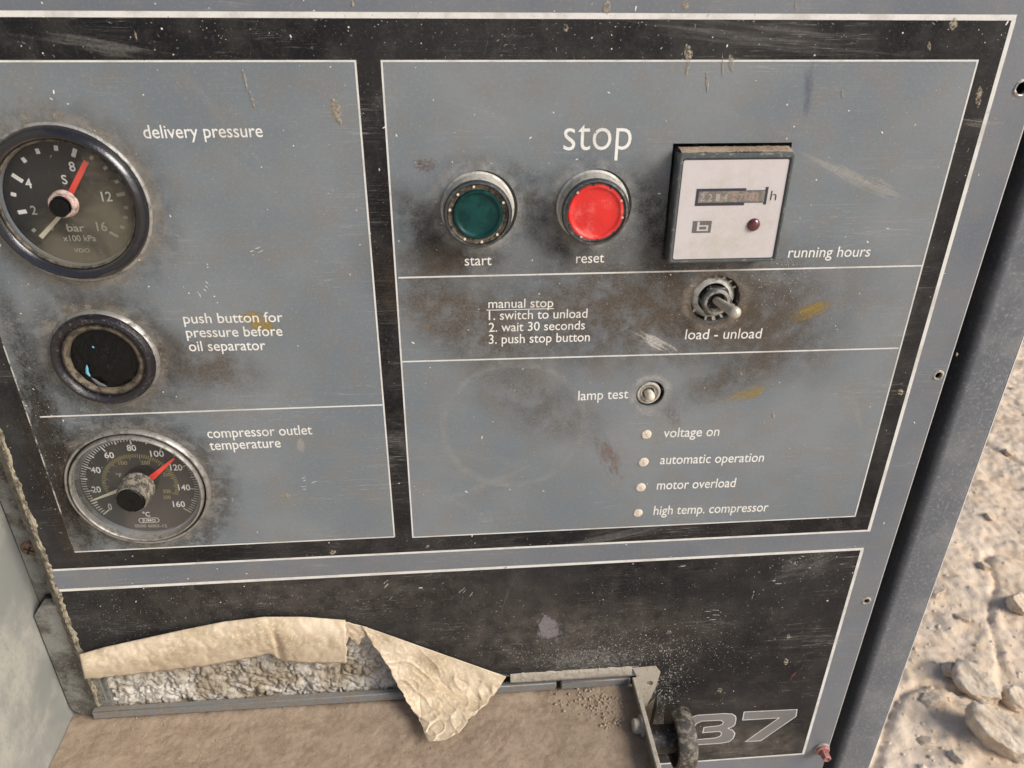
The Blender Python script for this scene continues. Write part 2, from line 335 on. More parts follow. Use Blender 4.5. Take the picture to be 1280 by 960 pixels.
def gh(x, y):
    e = min(1, max(0, (x - .3) / .3))
    v = Vector((x, y, 0)); z = .014 * noise.noise(v * 1.7) + .010 * noise.noise(v * 5.1) + .008 * noise.noise(v * 12) + .009 * max(0, noise.noise(v * 21)) ** .7
    z *= .75; z += .004 * abs(noise.noise(v * 38)) + .004 * noise.noise(v * 62) + .0025 * noise.noise(v * 95); cr = abs(noise.noise(v * 3.3 + Vector((4, 2, 0)))); z -= .010 * max(0, 1 - cr / .04)
    return z * e
def ground_patch():
    V, F = [], []; x0, x1, y0, y1, n, m_ = .25, 3.1, -.6, 4.4, 460, 760
    for j in range(m_ + 1):
        for i in range(n + 1):
            x = x0 + (x1 - x0) * i / n; y = y0 + (y1 - y0) * j / m_
            k = min(1, min(i, n - i, j, m_ - j) / 8); V.append((x, y, gh(x, y) * k - .10 * (1 - k)))
    for j in range(m_):
        for i in range(n): a = j * (n + 1) + i; F.append((a, a + 1, a + n + 2, a + n + 1))
    return V, F
gv, gf = ground_patch()
g2 = mesh('trodden_earth', gv, gf, groundm, None, True, True, 180, recalc=False); tag(g2, kind='structure')
gs = 60.0
g1 = mesh('ground', [(-gs, -gs, -.09), (gs, -gs, -.09), (gs, gs, -.09), (-gs, gs, -.09)], [(0, 1, 2, 3)], groundm, None, world=True, recalc=False); tag(g1, kind='structure')
def gpt(px, py, z=0.0):
    a, b = (px - 640) / FPX, (py - 480) / FPX; dv = -RZ + RX * a - RY * b; o = W(0, 0, DIST); t = (z - o.z) / dv.z
    return o + dv * t
rockm = mat('pale_broken_stone', C(.52, .46, .38), .95, spec=.2)
def rock_extra(t, b):
    geo = t.n('ShaderNodeNewGeometry'); p = geo.outputs['Position']; a = t.noise(p, 30, 8, .7); c = t.noise(p, 160, 5, .7)
    col = t.mix(t.rng(a, .4, .68), C(.56, .45, .33), C(.76, .66, .52)); t.l(t.mix(t.rng(c, .5, .8, 0, .4), col, C(.22, .18, .14)), b.inputs['Base Color'])
    bp = t.n('ShaderNodeBump'); bp.inputs['Distance'].default_value = .006; t.l(a, bp.inputs['Height']); t.l(bp.outputs[0], b.inputs['Normal'])
rock_extra(NT(rockm.node_tree), rockm.node_tree.nodes['Principled BSDF'])
def rock(px, py, sx, sy, sz, rot, label, seed, group='stones lying on the sandy ground'):
    c = gpt(px, py, .02); bm = bmesh.new(); bmesh.ops.create_icosphere(bm, subdivisions=5, radius=1)
    for v in bm.verts:
        n_ = v.co.copy(); f = 1.0
        for ax in (Vector((1, .2, .1)), Vector((-.3, 1, .2)), Vector((.1, -.2, 1)), Vector((.7, .7, .4)), Vector((-.8, .5, -.3))):
            ax = ax.normalized(); q = abs(n_.dot(ax)); f = min(f, (.60 + .06 * (seed % 3)) / max(q, .01))
        v.co = n_ * f * (1 + .12 * noise.noise(n_ * 2.2 + Vector((seed, 0, 0))) + .07 * noise.noise(n_ * 6 + Vector((seed, 0, 0))) + .035 * abs(noise.noise(n_ * 16 + Vector((seed, 0, 0)))))
        v.co.x *= sx; v.co.y *= sy; v.co.z *= sz
    me = bpy.data.meshes.new('stone'); bm.to_mesh(me); bm.free(); me.shade_smooth(); me.set_sharp_from_angle(angle=math.radians(35)); me.materials.append(rockm)
    o = bpy.data.objects.new('stone', me); link(o, None, (c.x, c.y, gh(c.x, c.y) + sz * .25)); o.rotation_euler = (.1 * seed % .5, .2, math.radians(rot)); tag(o, label, 'stone', group)
# (stones)
rock(1252, 918, .085, .040, .050, -48, 'largest pale stone block at the lower right corner of the bare ground', 1)
rock(1222, 850, .060, .038, .030, -60, 'flat greyish slab just above the largest pale stone block', 2)
rock(1276, 752, .045, .035, .030, 10, 'squarish pale stone at the right border well above the slab', 3)
rock(1192, 832, .028, .020, .018, 30, 'small stone touching the left end of the flat slab', 4)
rock(1275, 868, .035, .028, .026, -20, 'stone between the slab and the right border of the photo', 5)
rock(1232, 700, .022, .016, .010, 70, 'little flat stone alone on the ground, far above the squarish one', 6)
rq = random.Random(17)
for k, (px, py, lb) in enumerate([(1165, 868, 'small clod on open ground between the post and the flat slab'), (1205, 765, 'small pale clod on the ground right of the post, level with the squarish stone'), (1240, 640, 'small pale clod near the right border, a little above the little flat stone'),
        (1262, 560, 'small pale clod at the right border halfway down the photo'), (1268, 480, 'topmost small clod, in the upper tip of the visible ground'), (1170, 735, 'small clod touching the edge of the cabinet post'), (1160, 915, 'small clod close to the post near the bottom border, left of the largest stone'), (1200, 940, 'small clod at the bottom border just left of the largest stone')]):
    q_ = rq.uniform(.012, .022); rock(px, py, q_ * rq.uniform(1, 1.6), q_, q_ * .55, rq.uniform(0, 180), lb, 10 + k, 'small clods on the ground')
# small loose grit on the ground
pv, pf = [], []
rr = random.Random(3)
for k in range(650):
    px = rr.uniform(1090, 1300); py = rr.uniform(400, 1000); c = gpt(px, py, 0); s = rr.uniform(.0012, .005) * (1 if rr.random() < .93 else 1.9); z = gh(c.x, c.y)
    i = len(pv); rot = rr.uniform(0, 6)
    for (a, b, e) in ((1, 0, 0), (.3, .8, .1), (-.8, .5, 0), (-.7, -.6, .1), (.4, -.9, 0), (.1, 0, .8), (-.1, .1, -.6)):
        a *= rr.uniform(.7, 1.2); b *= rr.uniform(.7, 1.2); pv.append((c.x + s * (a * math.cos(rot) - b * math.sin(rot)), c.y + s * (a * math.sin(rot) + b * math.cos(rot)), z + .0005 + s * e * .5))
    for q in range(5): pf.append((i + q, i + (q + 1) % 5, i + 5)); pf.append((i + (q + 1) % 5, i + q, i + 6))
tag(mesh('grit', pv, pf, groundm, None, world=True, recalc=False), kind='stuff', label='loose pale grit scattered over the sandy ground', cat='grit')

# ================================================================== compressor cabinet (frame around the panel)
cab = empty('compressor_cabinet', W(0, 1190, -150))
tag(cab, 'blue grey machine cabinet with corner post, side sheet and dusty ledge round the control panel', 'cabinet')
def prism(name, prof, d0, d1, m, parent, label=None):
    """profile of (u, h) extruded vertically from d0 to d1"""
    n = len(prof); V = [(u, d, h) for d in (d0, d1) for u, h in prof]
    F = [(i, (i + 1) % n, n + (i + 1) % n, n + i) for i in range(n)] + [tuple(range(n)), tuple(range(2 * n - 1, n - 1, -1))]
    return mesh(name, V, F, m, parent, True, angle=30, label=label)
# corner post: rounded left edge going back into the gap, flat face, small round at the right
prof = [(267.5, -60), (267.5, -8)]
for k in range(9): a = PI - k / 8 * PI / 2; prof.append((271.5 + 4 * math.cos(a), -8 + 4 * math.sin(a)))
for k in range(7): a = PI / 2 - k / 6 * PI / 2; prof.append((291.2 + 2 * math.cos(a), -6 + 2 * math.sin(a)))
prof += [(293.2, -400), (290, -400), (290, -60)]
prism('corner_post', prof, -120, 1185, framepaint, cab)
prism('edge_trim', [(293.3, -7.2), (294.0, -7.2), (294.0, -5.0), (293.3, -4.8)], -120, 1185, edge_w, cab)
box('inner_back_sheet', -262, 289, -120, 1180, -62, -60.5, inside, cab)
box('unseen_top_cover', -262, 293, -140, -121, -400, 2, framepaint, cab)  # unseen, added to keep light out of the gap beside the post
box('unseen_back_panel', -262, 293, -120, 1180, -402, -400.2, framepaint, cab)  # unseen, closes the shell against light from behind
box('left_flange', -238.5, -205, -119, 403, -15.2, -13.5, backsheet, cab)
# side sheet running towards the viewer at the left
def grid(nx, ny, f):
    V = [f(i / nx, j / ny) for j in range(ny + 1) for i in range(nx + 1)]
    F = [(j * (nx + 1) + i, j * (nx + 1) + i + 1, (j + 1) * (nx + 1) + i + 1, (j + 1) * (nx + 1) + i) for j in range(ny) for i in range(nx)]
    return V, F
V, F = grid(60, 160, lambda a, b: (-238.9 + .3 * noise.noise(Vector((a * 3, b * 9, 0))), -119 + b * 700, -13.4 + a * 150))
mesh('side_sheet', V, F, sheet, cab, True, angle=180)
box('side_sheet_back', -241, -239.6, -119, 1180, -400, 130, framepaint, cab)
# corner plate with a rounded lower corner, a thin dark joint against the side sheet
pA, pB = P(48, 770, -4), P(86, 888, -4); pA = (-237.7, pA[1]); pB = (-237.7, pB[1])
cp = [pA, (pA[0] + 5, pA[1] - 7), (-212.5, pA[1] - 7), (-212.5, 396.6), (-225, 402.4)]
for k in range(7): a = PI / 2 + k / 6 * PI / 2; cp.append((pB[0] + 9 + 9 * math.cos(a), 393.4 + 9 * math.sin(a)))
fillplate('corner_plate', cp, [], -4, 6, backsheet, cab)
cj = [(u - .5 if u < -225 else u, d + (-.8 if d < 340 else .9)) for u, d in cp]
fillplate('joint_gap_backing', cj, [], -10.5, 2.2, inside, cab)  # dark sheet behind the plate, stands in for the shaded gap
# ledge, lip rail and the strip behind it
def ledgeh(u, h):
    v = Vector((u * .03, h * .03, 0)); z = 1.2 * noise.noise(v) + .35 * noise.noise(v * 3) + .25 * noise.noise(v * 8) + .12 * noise.noise(v * 15)
    z += 3.0 * math.exp(-((h - 0) / 5) ** 2) * .4
    c = math.exp(-((u - 92) / 14) ** 2 - ((h - 6) / 12) ** 2); z += c * 2.2
    return z
V, F = grid(620, 240, lambda a, b: (-238.6 + a * 346.3, 405.0 - ledgeh(-238.6 + a * 346.3, -14 + b * 100), -14 + b * 100))
mesh('ledge', V, F, dustm, cab, True, angle=180, label='flat ledge under the panel buried in brown dust')
box('ledge_support', -238.6, 107.6, 408.5, 430, -60, 86, framepaint, cab)
box('lip_rail', -224.5, 58.5, 396.4, 402.6, -4.5, -.4, rail_m, cab, .6)
box('lip_rail', 61.5, 106, 396.4, 402.6, -4.5, -.4, rail_m, cab, .6)
V, F = grid(260, 14, lambda a, b: (-228 + a * 334, 399.6 - 1.1 * abs(noise.noise(Vector((a * 60, b * 3, 0)))) - .8 * noise.noise(Vector((a * 20, b, 4))), -13.5 + b * 9.5))
mesh('dusty_sill', V, F, dustm, cab, True, angle=180)
# upright flange of the ledge at its right end
box('ledge_flange', 106.8, 108.6, 394.3, 431, 1.0, 90, olive, cab, .3)
box('flange_rim', 106.2, 109.2, 393.3, 395.0, 1.0, 90, lipm, cab, .5)
def ax_x(u0, d0, h0):
    return lambda a, b, c: (u0 + c, d0 + a, h0 + b)
lathe('flange_bolt', 0, 0, [(6.4, 0), (6.4, -1.2), (4.6, -1.4), (4.4, -5.2), (3.6, -6), (0, -6)], lipm, cab, 24, axis=ax_x(106.7, 400.5, 31))
# screws
def phillips(name, u, d, h, r, m, parent, label=None):
    o = lathe(name, u, d, [(r, h), (r * .98, h + .5), (r * .75, h + 1.5), (r * .3, h + 2.1), (0, h + 2.2)], m, parent, 32, label)
    V, F = [], []
    for a in (.5, .5 + PI / 2):
        q = strip((u - r * .55 * math.cos(a), d - r * .55 * math.sin(a)), (u + r * .55 * math.cos(a), d + r * .55 * math.sin(a)), r * .22)
        i = len(V); V += [(x, y, h + 2.26 + (.01 if a > 1 else 0)) for x, y in q]; F.append((i, i + 1, i + 2, i + 3))
    mesh('screw_slot', V, F, inside, o, recalc=False); return o
su, sd = P(37, 687, -12); phillips('screw', su, sd, -13.5, 5.2, rustm, cab, 'rusty brown cross head screw')

# ================================================================== control panel
pan = empty('control_panel', W(18, 393, 0))
tag(pan, 'grimy blue grey compressor control panel with gauges, stop lettering, green and red buttons', 'control panel')
ul, ur, ub = -218, 254, 560
TOG, LAMP = (125.6, 137.8), (98.8, 188.2)
holes_px = [(1173, 469, 1.9), (1083, 751, 1.9), (1277, 110, 2.6)]
torn = [P(*q) for q in ((118, 824), (160, 810), (200, 799), (260, 784), (330, 773), (400, 775), (452, 782), (500, 798), (560, 822), (600, 836), (642, 847))]
outer = [(ul, -90), (ur, -90), (ur, ub), (109.5, ub), (109.5, 393.5), (torn[-1][0], 393.5)] + torn[::-1] + [(-213.2, torn[0][1] + 2), (-213.2, 389), (ul + .6, 390)]
hl = [circle(*TOG, 11.9), circle(*LAMP, 7.3), [(97.0, 65.4), (149.6, 65.4), (149.2, 117.0), (97.3, 117.3)]]
for x, y, r in holes_px: hl.append(circle(*P(x, y), r, 20))
hl += [circle(-157.5, 88, 26, 64), circle(-160, 159, 15, 48), circle(-160.5, 233, 29, 64), circle(12.9, 92.2, 11), circle(63.5, 92, 11)]
fillplate('face_plate', outer, hl, 0, 1.5, steel, pan)
# worn bare edges
flat('bare_edge', [[(ur - .45, -90), (ur + .02, -90), (ur + .02, 482), (ur - .45, 482)]], .03, edge_w, pan)
# printed black bands
L0, R0, T0, B0 = -217.2, P(1269, 22)[0] - .3, P(640, 20)[1], P(600, 689)[1]
OB = P(1086, 663)
OR_top, OR_bot = P(1268, 22), P(1086, 663)
blk = [(L0, OR_top[1]), OR_top, OR_bot, (L0, OR_bot[1] - .3)]
cut3 = [circle(*TOG, 11.9), circle(*LAMP, 7.3), hl[2]]
fillplate('black_print', blk, cut3 + hl[-5:], .025, 0, printblack, pan)
LB = P(1078, 686); LB2 = P(1004, 942)
low = [(L0, LB[1]), LB, LB2, (110.2, LB2[1]), (110.2, 384.6), (torn[-1][0] + .2, 384.6 + .6)]
lowt = [P(x, y - .3) for x, y in ((118, 824), (160, 810), (200, 799), (260, 784), (330, 773), (400, 775), (452, 782), (500, 798), (560, 822), (600, 836), (638, 845))]
low += lowt[::-1] + [(L0, lowt[0][1] + 1)]
fillplate('black_print', low, [], .025, 0, printblack, pan)
# grey blocks
RB = [P(477, 76), P(1222, 76), P(1068, 647.5), P(516, 669)]
RT, RBm = (RB[0][1] + RB[1][1]) / 2, (RB[2][1] + RB[3][1]) / 2
LBx = P(444, 76)[0]; LBx2 = P(493, 670)[0]; LLx = (P(18, 476)[0] + P(95, 691)[0]) / 2; LBm = P(300, 680)[1]
rblk = [(RB[0][0], RT), (RB[1][0], RT), (RB[2][0], RBm), (RB[3][0], RBm)]
fillplate('grey_print', rblk, cut3 + hl[-2:], .05, 0, printgrey, pan)
lblk = [(LLx, RT), (LBx, RT), (LBx2, LBm), (LLx, LBm)]
fillplate('grey_print', lblk, hl[-5:-2], .05, 0, printgrey, pan)
# white lines
lw = .75
def frame_lines(pts, w, h=.12):
    for i in range(len(pts)):
        a, b = pts[i], pts[(i + 1) % len(pts)]
        L = math.hypot(b[0] - a[0], b[1] - a[1]); ex = ((b[0] - a[0]) / L * w / 2, (b[1] - a[1]) / L * w / 2)
        flat('white_line', [strip((a[0] + ex[0], a[1] + ex[1]), (b[0] + ex[0], b[1] + ex[1]), w)], h, printwhite, pan)
frame_lines(rblk, lw)
flat('white_line', [strip((LLx, RT), (LBx + lw / 2, RT), lw)], .12, printwhite, pan)
flat('white_line', [strip((LBx, RT + lw / 2), (LBx2, LBm), lw)], .12, printwhite, pan)
flat('white_line', [strip((P(94, 691)[0], LBm), (LBx2, LBm), lw)], .125, printwhite, pan)
wornline = mat('worn_white_line', C(.55, .53, .48), .6); lace(wornline, .12, .42, .58)
flat('white_line', [strip((LLx, RT), (LLx, LBm - 5), lw * .8)], .12, wornline, pan)
for a, b in (((498, 347), (1153, 332)), ((503, 452), (1123, 435)), ((50, 521), (478, 506))):
    flat('white_line', [strip(P(*a), P(*b), lw)], .13, printwhite, pan)
ow = 1.9
flat('white_line', [strip((L0, OR_top[1]), (OR_top[0] + ow * .4, OR_top[1]), ow * 1.15)], .125, printwhite, pan)
flat('white_line', [strip((OR_top[0], OR_top[1] + ow * .58), OR_bot, ow)], .125, printwhite, pan)
flat('white_line', [strip((L0, OR_bot[1] - .3), (OR_bot[0] + ow * .5, OR_bot[1]), ow * .7)], .13, printwhite, pan)
flat('white_line', [strip((L0, LB[1] + .4), (LB[0] + ow * .4, LB[1]), ow * .95)], .125, printwhite, pan)
flat('white_line', [strip((LB[0], LB[1] + ow * .5), LB2, ow)], .125, printwhite, pan)
flat('white_line', [strip((110.2, LB2[1]), (LB2[0] + ow * .5, LB2[1]), ow * .7)], .13, printwhite, pan)

# lettering
T = lambda s, a, b, xh, off=-.004, **k: textpx(s, a, b, xh, letters, pan, off=off + .009, label='white printed words reading ' + s, **k)
T('delivery pressure', (180.5, 173), (329, 171.2), 10.8)
T('push button for', (230, 404.4), (354, 402.3), 8.2); T('pressure before', (233.5, 421.8), (353.6, 419.6), 8.2); T('oil separator', (237, 439), (332.5, 437.4), 8.2)
T('compressor outlet', (260, 547.6), (390.6, 542.8), 7.8); T('temperature', (263, 562.7), (351.4, 559), 7.8)
T('stop', (704, 188), (788.4, 187), 27.5, off=-.016)
T('manual stop', (610.5, 385.2), (691.4, 383.9), 7.4, off=-.008)
flat('underline', [strip(P(608, 387.6), P(692, 385.6), .35)], .14, letters, pan)
T('1. switch to unload', (611, 400), (734, 397), 7.4, off=-.006); T('2. wait 30 seconds', (611, 414.8), (731, 411.6), 7.2, off=-.006); T('3. push stop button', (611, 429.8), (737, 426.5), 7.4, off=-.006)
T('lamp test', (722.6, 500.5), (785, 497.8), 7.8, off=-.006)
T('voltage on', (829, 546.8), (898.5, 544.7), 7.6); T('automatic operation', (824.7, 580.3), (954, 577), 7.4)
T('motor overload', (820.7, 612), (918.6, 608.7), 7.4); T('high temp. compressor', (816.6, 643.6), (959.4, 639), 7.2)
T('start', (581, 332), (614.5, 331.3), 8.4, off=-.008); T('reset', (720, 329), (755, 328), 8.2, off=-.008)
T('running hours', (984.6, 322), (1086.8, 320.6), 8.6, off=-.006); T('load - unload', (856, 424.3), (951, 422.8), 8.2, off=-.008)
# outlined number 37
def px37(pts, s=.1719): return [P(840 + x * s, 870 + y * s) for x, y in pts]
seven = px37([(522, 113), (912, 95), (903, 148), (645, 326), (528, 332), (772, 160), (510, 176)])
three = px37([(118, 157), (190, 136), (380, 124), (440, 128), (464, 145), (468, 165), (460, 205), (445, 222), (412, 233), (442, 246), (460, 270), (448, 305), (415, 333), (345, 345), (150, 357), (155, 316), (318, 302), (350, 288), (358, 268), (342, 258), (220, 268), (231, 225), (335, 214), (364, 203), (371, 188), (350, 177), (215, 184), (180, 200), (165, 222)])
def inset(pts, w):
    n = len(pts); ar = sum(pts[i][0] * pts[(i + 1) % n][1] - pts[(i + 1) % n][0] * pts[i][1] for i in range(n)); sg = 1 if ar > 0 else -1; out = []
    for i in range(n):
        p0, p1, p2 = Vector(pts[i - 1]), Vector(pts[i]), Vector(pts[(i + 1) % n]); d1 = (p1 - p0).normalized(); d2 = (p2 - p1).normalized()
        n1, n2 = Vector((-d1.y, d1.x)) * sg, Vector((-d2.y, d2.x)) * sg; b = (n1 + n2); b = b.normalized() / max(.45, b.normalized().dot(n1))
        q = p1 + b * w; out.append((q.x, q.y))
    return out
for nm, pts in (('three', three), ('seven', seven)):
    fillplate('printed_number', inset(pts, .5), [], .125, 0, numgrey, pan, 'grey printed number ' + nm + ' with a white outline')
    fillplate('number_outline', pts, [inset(pts, .5)], .135, 0, letters, pan)

# --- delivery pressure gauge
def gauge_glass(name, u, d, r, h, m, parent): return disc(name, u, d, r, h, m, parent, 96)
gu, gd = -157.3, 88.1
G = empty('pressure_gauge', W(gu, gd, 0), pan); tag(G, 'round black pressure gauge with a red needle')
lathe('outer_rim', gu, gd, [(33.4, 0.05), (33.3, 1.0), (32.3, 1.5), (31.7, 1.1)], metal_worn, G, 128, wob=.004)
lathe('bezel', gu, gd, [(32.0, .1), (31.9, 2.2), (31.0, 4.2), (29.5, 5.1), (28.0, 4.6), (27.3, 3.2), (27.0, 1.2), (26.9, -4.9)], black_gloss, G, 128, wob=.003)
lathe('glass_ring', gu, gd, [(27.1, 2.2), (26.9, 2.6), (26.3, 2.5), (26.1, 1.9)], tanring, G, 128, wob=.004)
DH = -4.0
disc('dial', gu, gd, 26.9, DH, dial, G, 96)
def pxd(x, y, h): return P(x, y, h)
dc = (gu - 1.0, gd + .2)
def tick(u, d, ln, w, m, parent, cu, cd, h): 
    a = math.atan2(d - cd, u - cu); e = (math.cos(a) * ln / 2, math.sin(a) * ln / 2)
    return strip((u - e[0], d - e[1]), (u + e[0], d + e[1]), w)
c0 = P(76, 258, DH)
tk = []
for x, y, ln, w in ((92.8, 191, 3.6, 1.7), (21.8, 222.5, 4.6, 1.7), (28, 264.8, 3.6, 1.7)): tk.append(tick(*P(x, y, DH), ln, w, 0, 0, *c0, DH))
for x, y in ((17, 243), (30, 200), (47, 189), (70, 185)): tk.append(tick(*P(x, y, DH), 2.1, 1.6, 0, 0, *c0, DH))
flat('dial_ticks', tk, DH + .06, dialwhite, G); tk = []
for x, y, ln, w in ((151, 243, 3.6, 1.5), (142.5, 293, 3.8, 1.2)): tk.append(tick(*P(x, y, DH), ln, w, 0, 0, *c0, DH))
for x, y in ((114.5, 197), (131.7, 210), (146, 227), (157.4, 259.6), (157, 271.7), (153, 284), (42.4, 287.8)): tk.append(tick(*P(x, y, DH), 1.8, 1.4, 0, 0, *c0, DH))
tag(flat('faded_tick_marks', tk, DH + .06, dialgrey, G), kind='stuff')
for s, c, hh, ww, m in (('4', (37, 229), 12, 8, dialwhite), ('8', (91.5, 208), 12, 7.5, dialwhite), ('12', (134.5, 245.5), 12, 13, dialwhite), ('16', (128.3, 283), 11.5, 13, dialgrey),
                        ('2', (43.5, 262.6), 11, 7, dialgrey), ('0', (65.3, 284), 8, 5, dialgrey), ('S', (81.8, 224.3), 11.5, 6.5, dialwhite), ('bar', (95.5, 284.5), 9.5, 22, dialgrey), ('x100 kPa', (100, 297.6), 7.5, 41, dialgrey), ('VDO', (103, 313), 5, 20, dialgrey)):
    textc(s, c, hh, ww, m, G, DH + .06, name='dial_number' if s[0].isdigit() else 'dial_print', off=.012)
def bar3(name, a, b, w0, w1, h, t, m, parent):
    ax, ay = a; bx, by = b; L = math.hypot(bx - ax, by - ay); nx, ny = -(by - ay) / L, (bx - ax) / L
    q = [(ax + nx * w0, ay + ny * w0), (bx + nx * w1, by + ny * w1), (bx - nx * w1, by - ny * w1), (ax - nx * w0, ay - ny * w0)]
    V = [(x, y, h) for x, y in q] + [(x, y, h + t) for x, y in q]
    return mesh(name, V, [(0, 1, 2, 3), (4, 7, 6, 5), (0, 4, 5, 1), (1, 5, 6, 2), (2, 6, 7, 3), (3, 7, 4, 0)], m, parent)
bar3('red_needle', P(84, 250, -1), P(107.7, 202, -1), 1.15, 1.0, -1.4, .4, needle_red, G)
bar3('cream_needle', P(75, 270, -2), P(50.5, 297, -2), .7, .95, -2.6, .4, needle_cream, G)
gm = glass_mat('dusty_gauge_glass', .34, C(.30, .27, .19), (gu, gd), 27)
o_glass = disc('glass', gu, gd, 26.9, 1.6, gm, G, 96)
hc = P(77.5, 256.5, 4)
pinkm = mat('pinkish_hub', C(.50, .36, .31), .55, extra=speckled(C(.09, .05, .04), .5, .44, .62, .8, .0005, 8, C(.62, .55, .48), 2))
lathe('hub', hc[0], hc[1], [(5.7, 1.5), (5.4, 2.6), (5.3, 4.2), (4.9, 5.0), (4.2, 5.1), (3.9, 4.4)], pinkm, G, 48, wob=.03)
lathe('hub_cap', P(74, 260, 5)[0], P(74, 260, 5)[1], [(4.1, 4.0), (3.9, 5.1), (3.0, 5.4), (1, 5.1), (0, 5.0)], rubber, G, 32)

# --- push button gauge (capped)
bu, bd = -159.6, 159.3
B = empty('push_button_gauge', W(bu, bd, 0), pan); tag(B, 'smaller round black rubber push button with a blue paint fleck')
lathe('outer_rim', bu, bd, [(24.1, .05), (23.9, 1.2), (23.0, 2.4), (22.4, 2.0)], metal_worn, B, 96, wob=.01)
lathe('bezel', bu, bd, [(22.9, .1), (22.6, 3.4), (21.5, 5.0), (20.2, 5.3), (18.9, 4.6), (18.2, 3.0), (17.9, .5)], black_worn, B, 128, wob=.006)
lathe('inner_ring', bu, bd, [(18.2, 2.2), (17.4, 3.2), (16.4, 3.5), (15.4, 2.8), (14.9, 1.2), (14.8, 0)], tanring, B, 96, wob=.012)
V, F = [], []
nr, na = 26, 96
for i in range(nr + 1):
    for k in range(na):
        r = 15.0 * i / nr; a = 2 * PI * k / na; x, y = r * math.cos(a), r * math.sin(a)
        hh = 1.0 + .9 * (1 - (r / 15) ** 2) + .5 * noise.noise(Vector((x * .35, y * .35, 2))) + .3 * noise.noise(Vector((x * .9, y * .9, 5)))
        V.append((bu + x, bd + y, hh))
for i in range(nr):
    for k in range(na): F.append((i * na + k, i * na + (k + 1) % na, (i + 1) * na + (k + 1) % na, (i + 1) * na + k))
mesh('membrane', V, F, rubber, B, True, angle=180)
def blob(name, pts, h, m, parent, lift=.3, n=14, wob=.25, seed=0, px=True):
    """a thick fleck following pixel points (x, y, halfwidth)"""
    V, F = [], []; Q = []
    for (x, y, w) in pts:
        a = P(x, y, h); b = P(x + w, y, h); Q.append((a[0], a[1], abs(b[0] - a[0])))
    N = 10; L = []
    for i in range(len(Q) - 1):
        for k in range(N): t = k / N; L.append([Q[i][j] * (1 - t) + Q[i + 1][j] * t for j in range(3)])
    L.append(list(Q[-1]))
    for i, (x, y, w) in enumerate(L):
        j = min(len(L) - 1, i + 1); i0 = max(0, i - 1); dx, dy = L[j][0] - L[i0][0], L[j][1] - L[i0][1]; l = math.hypot(dx, dy) or 1; nx, ny = -dy / l, dx / l
        e = math.sin(PI * min(1, (i + .4) / 6) / 2) * math.sin(PI * min(1, (len(L) - i - .6) / 6) / 2)
        for k, s in enumerate((-1, -.5, 0, .5, 1)):
            ww = w * e * (1 + wob * noise.noise(Vector((i * .5, s * 3, seed)))); V.append((x + nx * s * ww, y + ny * s * ww, h + lift * (1 - s * s) * e + .02))
    for i in range(len(L) - 1):
        for k in range(4): a = i * 5 + k; F.append((a, a + 1, a + 6, a + 5))
    return mesh(name, V, F, m, parent, True, angle=180, recalc=False)
blob('blue_paint_fleck', [(108.5, 456, 1.6), (109, 466, 2.0), (113, 471, 1.6)], 2.6, blue_p, B, seed=1)
blob('grey_paint_fleck', [(114, 472, 2.0), (124, 480, 2.6), (134, 483, 1.4)], 2.4, grey_p, B, seed=2)
blob('blue_paint_fleck', [(115, 433, 1.6), (118, 435, 1.2)], 3.1, blue_p, B, seed=3)

# --- temperature gauge
tu, td = -160.6, 232.6
TG = empty('temperature_gauge', W(tu, td, 0), pan); tag(TG, 'round black temperature gauge with a worn metal rim')
lathe('outer_rim', tu, td, [(35.1, .05), (34.9, 1.6), (34.2, 2.6), (33.4, 2.4), (33.1, 1.6)], metal_worn, TG, 128, wob=.006)
lathe('bezel_gap', tu, td, [(33.6, 1.7), (32.9, .9), (32.0, .6)], inside, TG, 96)
lathe('glass_ring', tu, td, [(32.2, .6), (32.1, 3.2), (31.6, 4.0), (31.1, 4.1), (30.8, 3.4), (30.6, -1.6)], metal_worn, TG, 128, wob=.003)
DT = -1.5
disc('dial', tu, td, 30.8, DT, dial, TG, 96)
A0 = None
def ang(px, py, c): q = P(px, py, DT); return math.atan2(q[1] - c[1], q[0] - c[0])
tc = (tu + .4, td - .6)
a0 = ang(131.7, 641, tc); a160 = ang(234.5, 638, tc)
a0u = a0; 
while a160 < a0u: a160 += 2 * PI
def ta(v): return a0u + (a160 - a0u) * v / 160
tk, tk2, tk3 = [], [], []
for v in range(0, 162, 2):
    a = ta(v); ln = 4.4 if v % 20 == 0 else (3.2 if v % 10 == 0 else 2.5); w = .5 if v % 10 else .75
    r1 = 28.6; q = strip((tc[0] + r1 * math.cos(a), tc[1] + r1 * math.sin(a)), (tc[0] + (r1 - ln) * math.cos(a), tc[1] + (r1 - ln) * math.sin(a)), w)
    (tk if v < 92 else tk2).append(q)
flat('dial_ticks', tk, DT + .06, dialwhite, TG); tag(flat('faded_tick_marks', tk2, DT + .06, dialgrey, TG), kind='stuff')
for k in range(66):
    a = ta(12 + k * 2.1); q = strip((tc[0] + 18.6 * math.cos(a), tc[1] + 18.6 * math.sin(a)), (tc[0] + (16.6 - (k % 5 == 0)) * math.cos(a), tc[1] + (16.6 - (k % 5 == 0)) * math.sin(a)), .4); tk3.append(q)
flat('inner_ticks', tk3, DT + .06, dialyellow, TG)
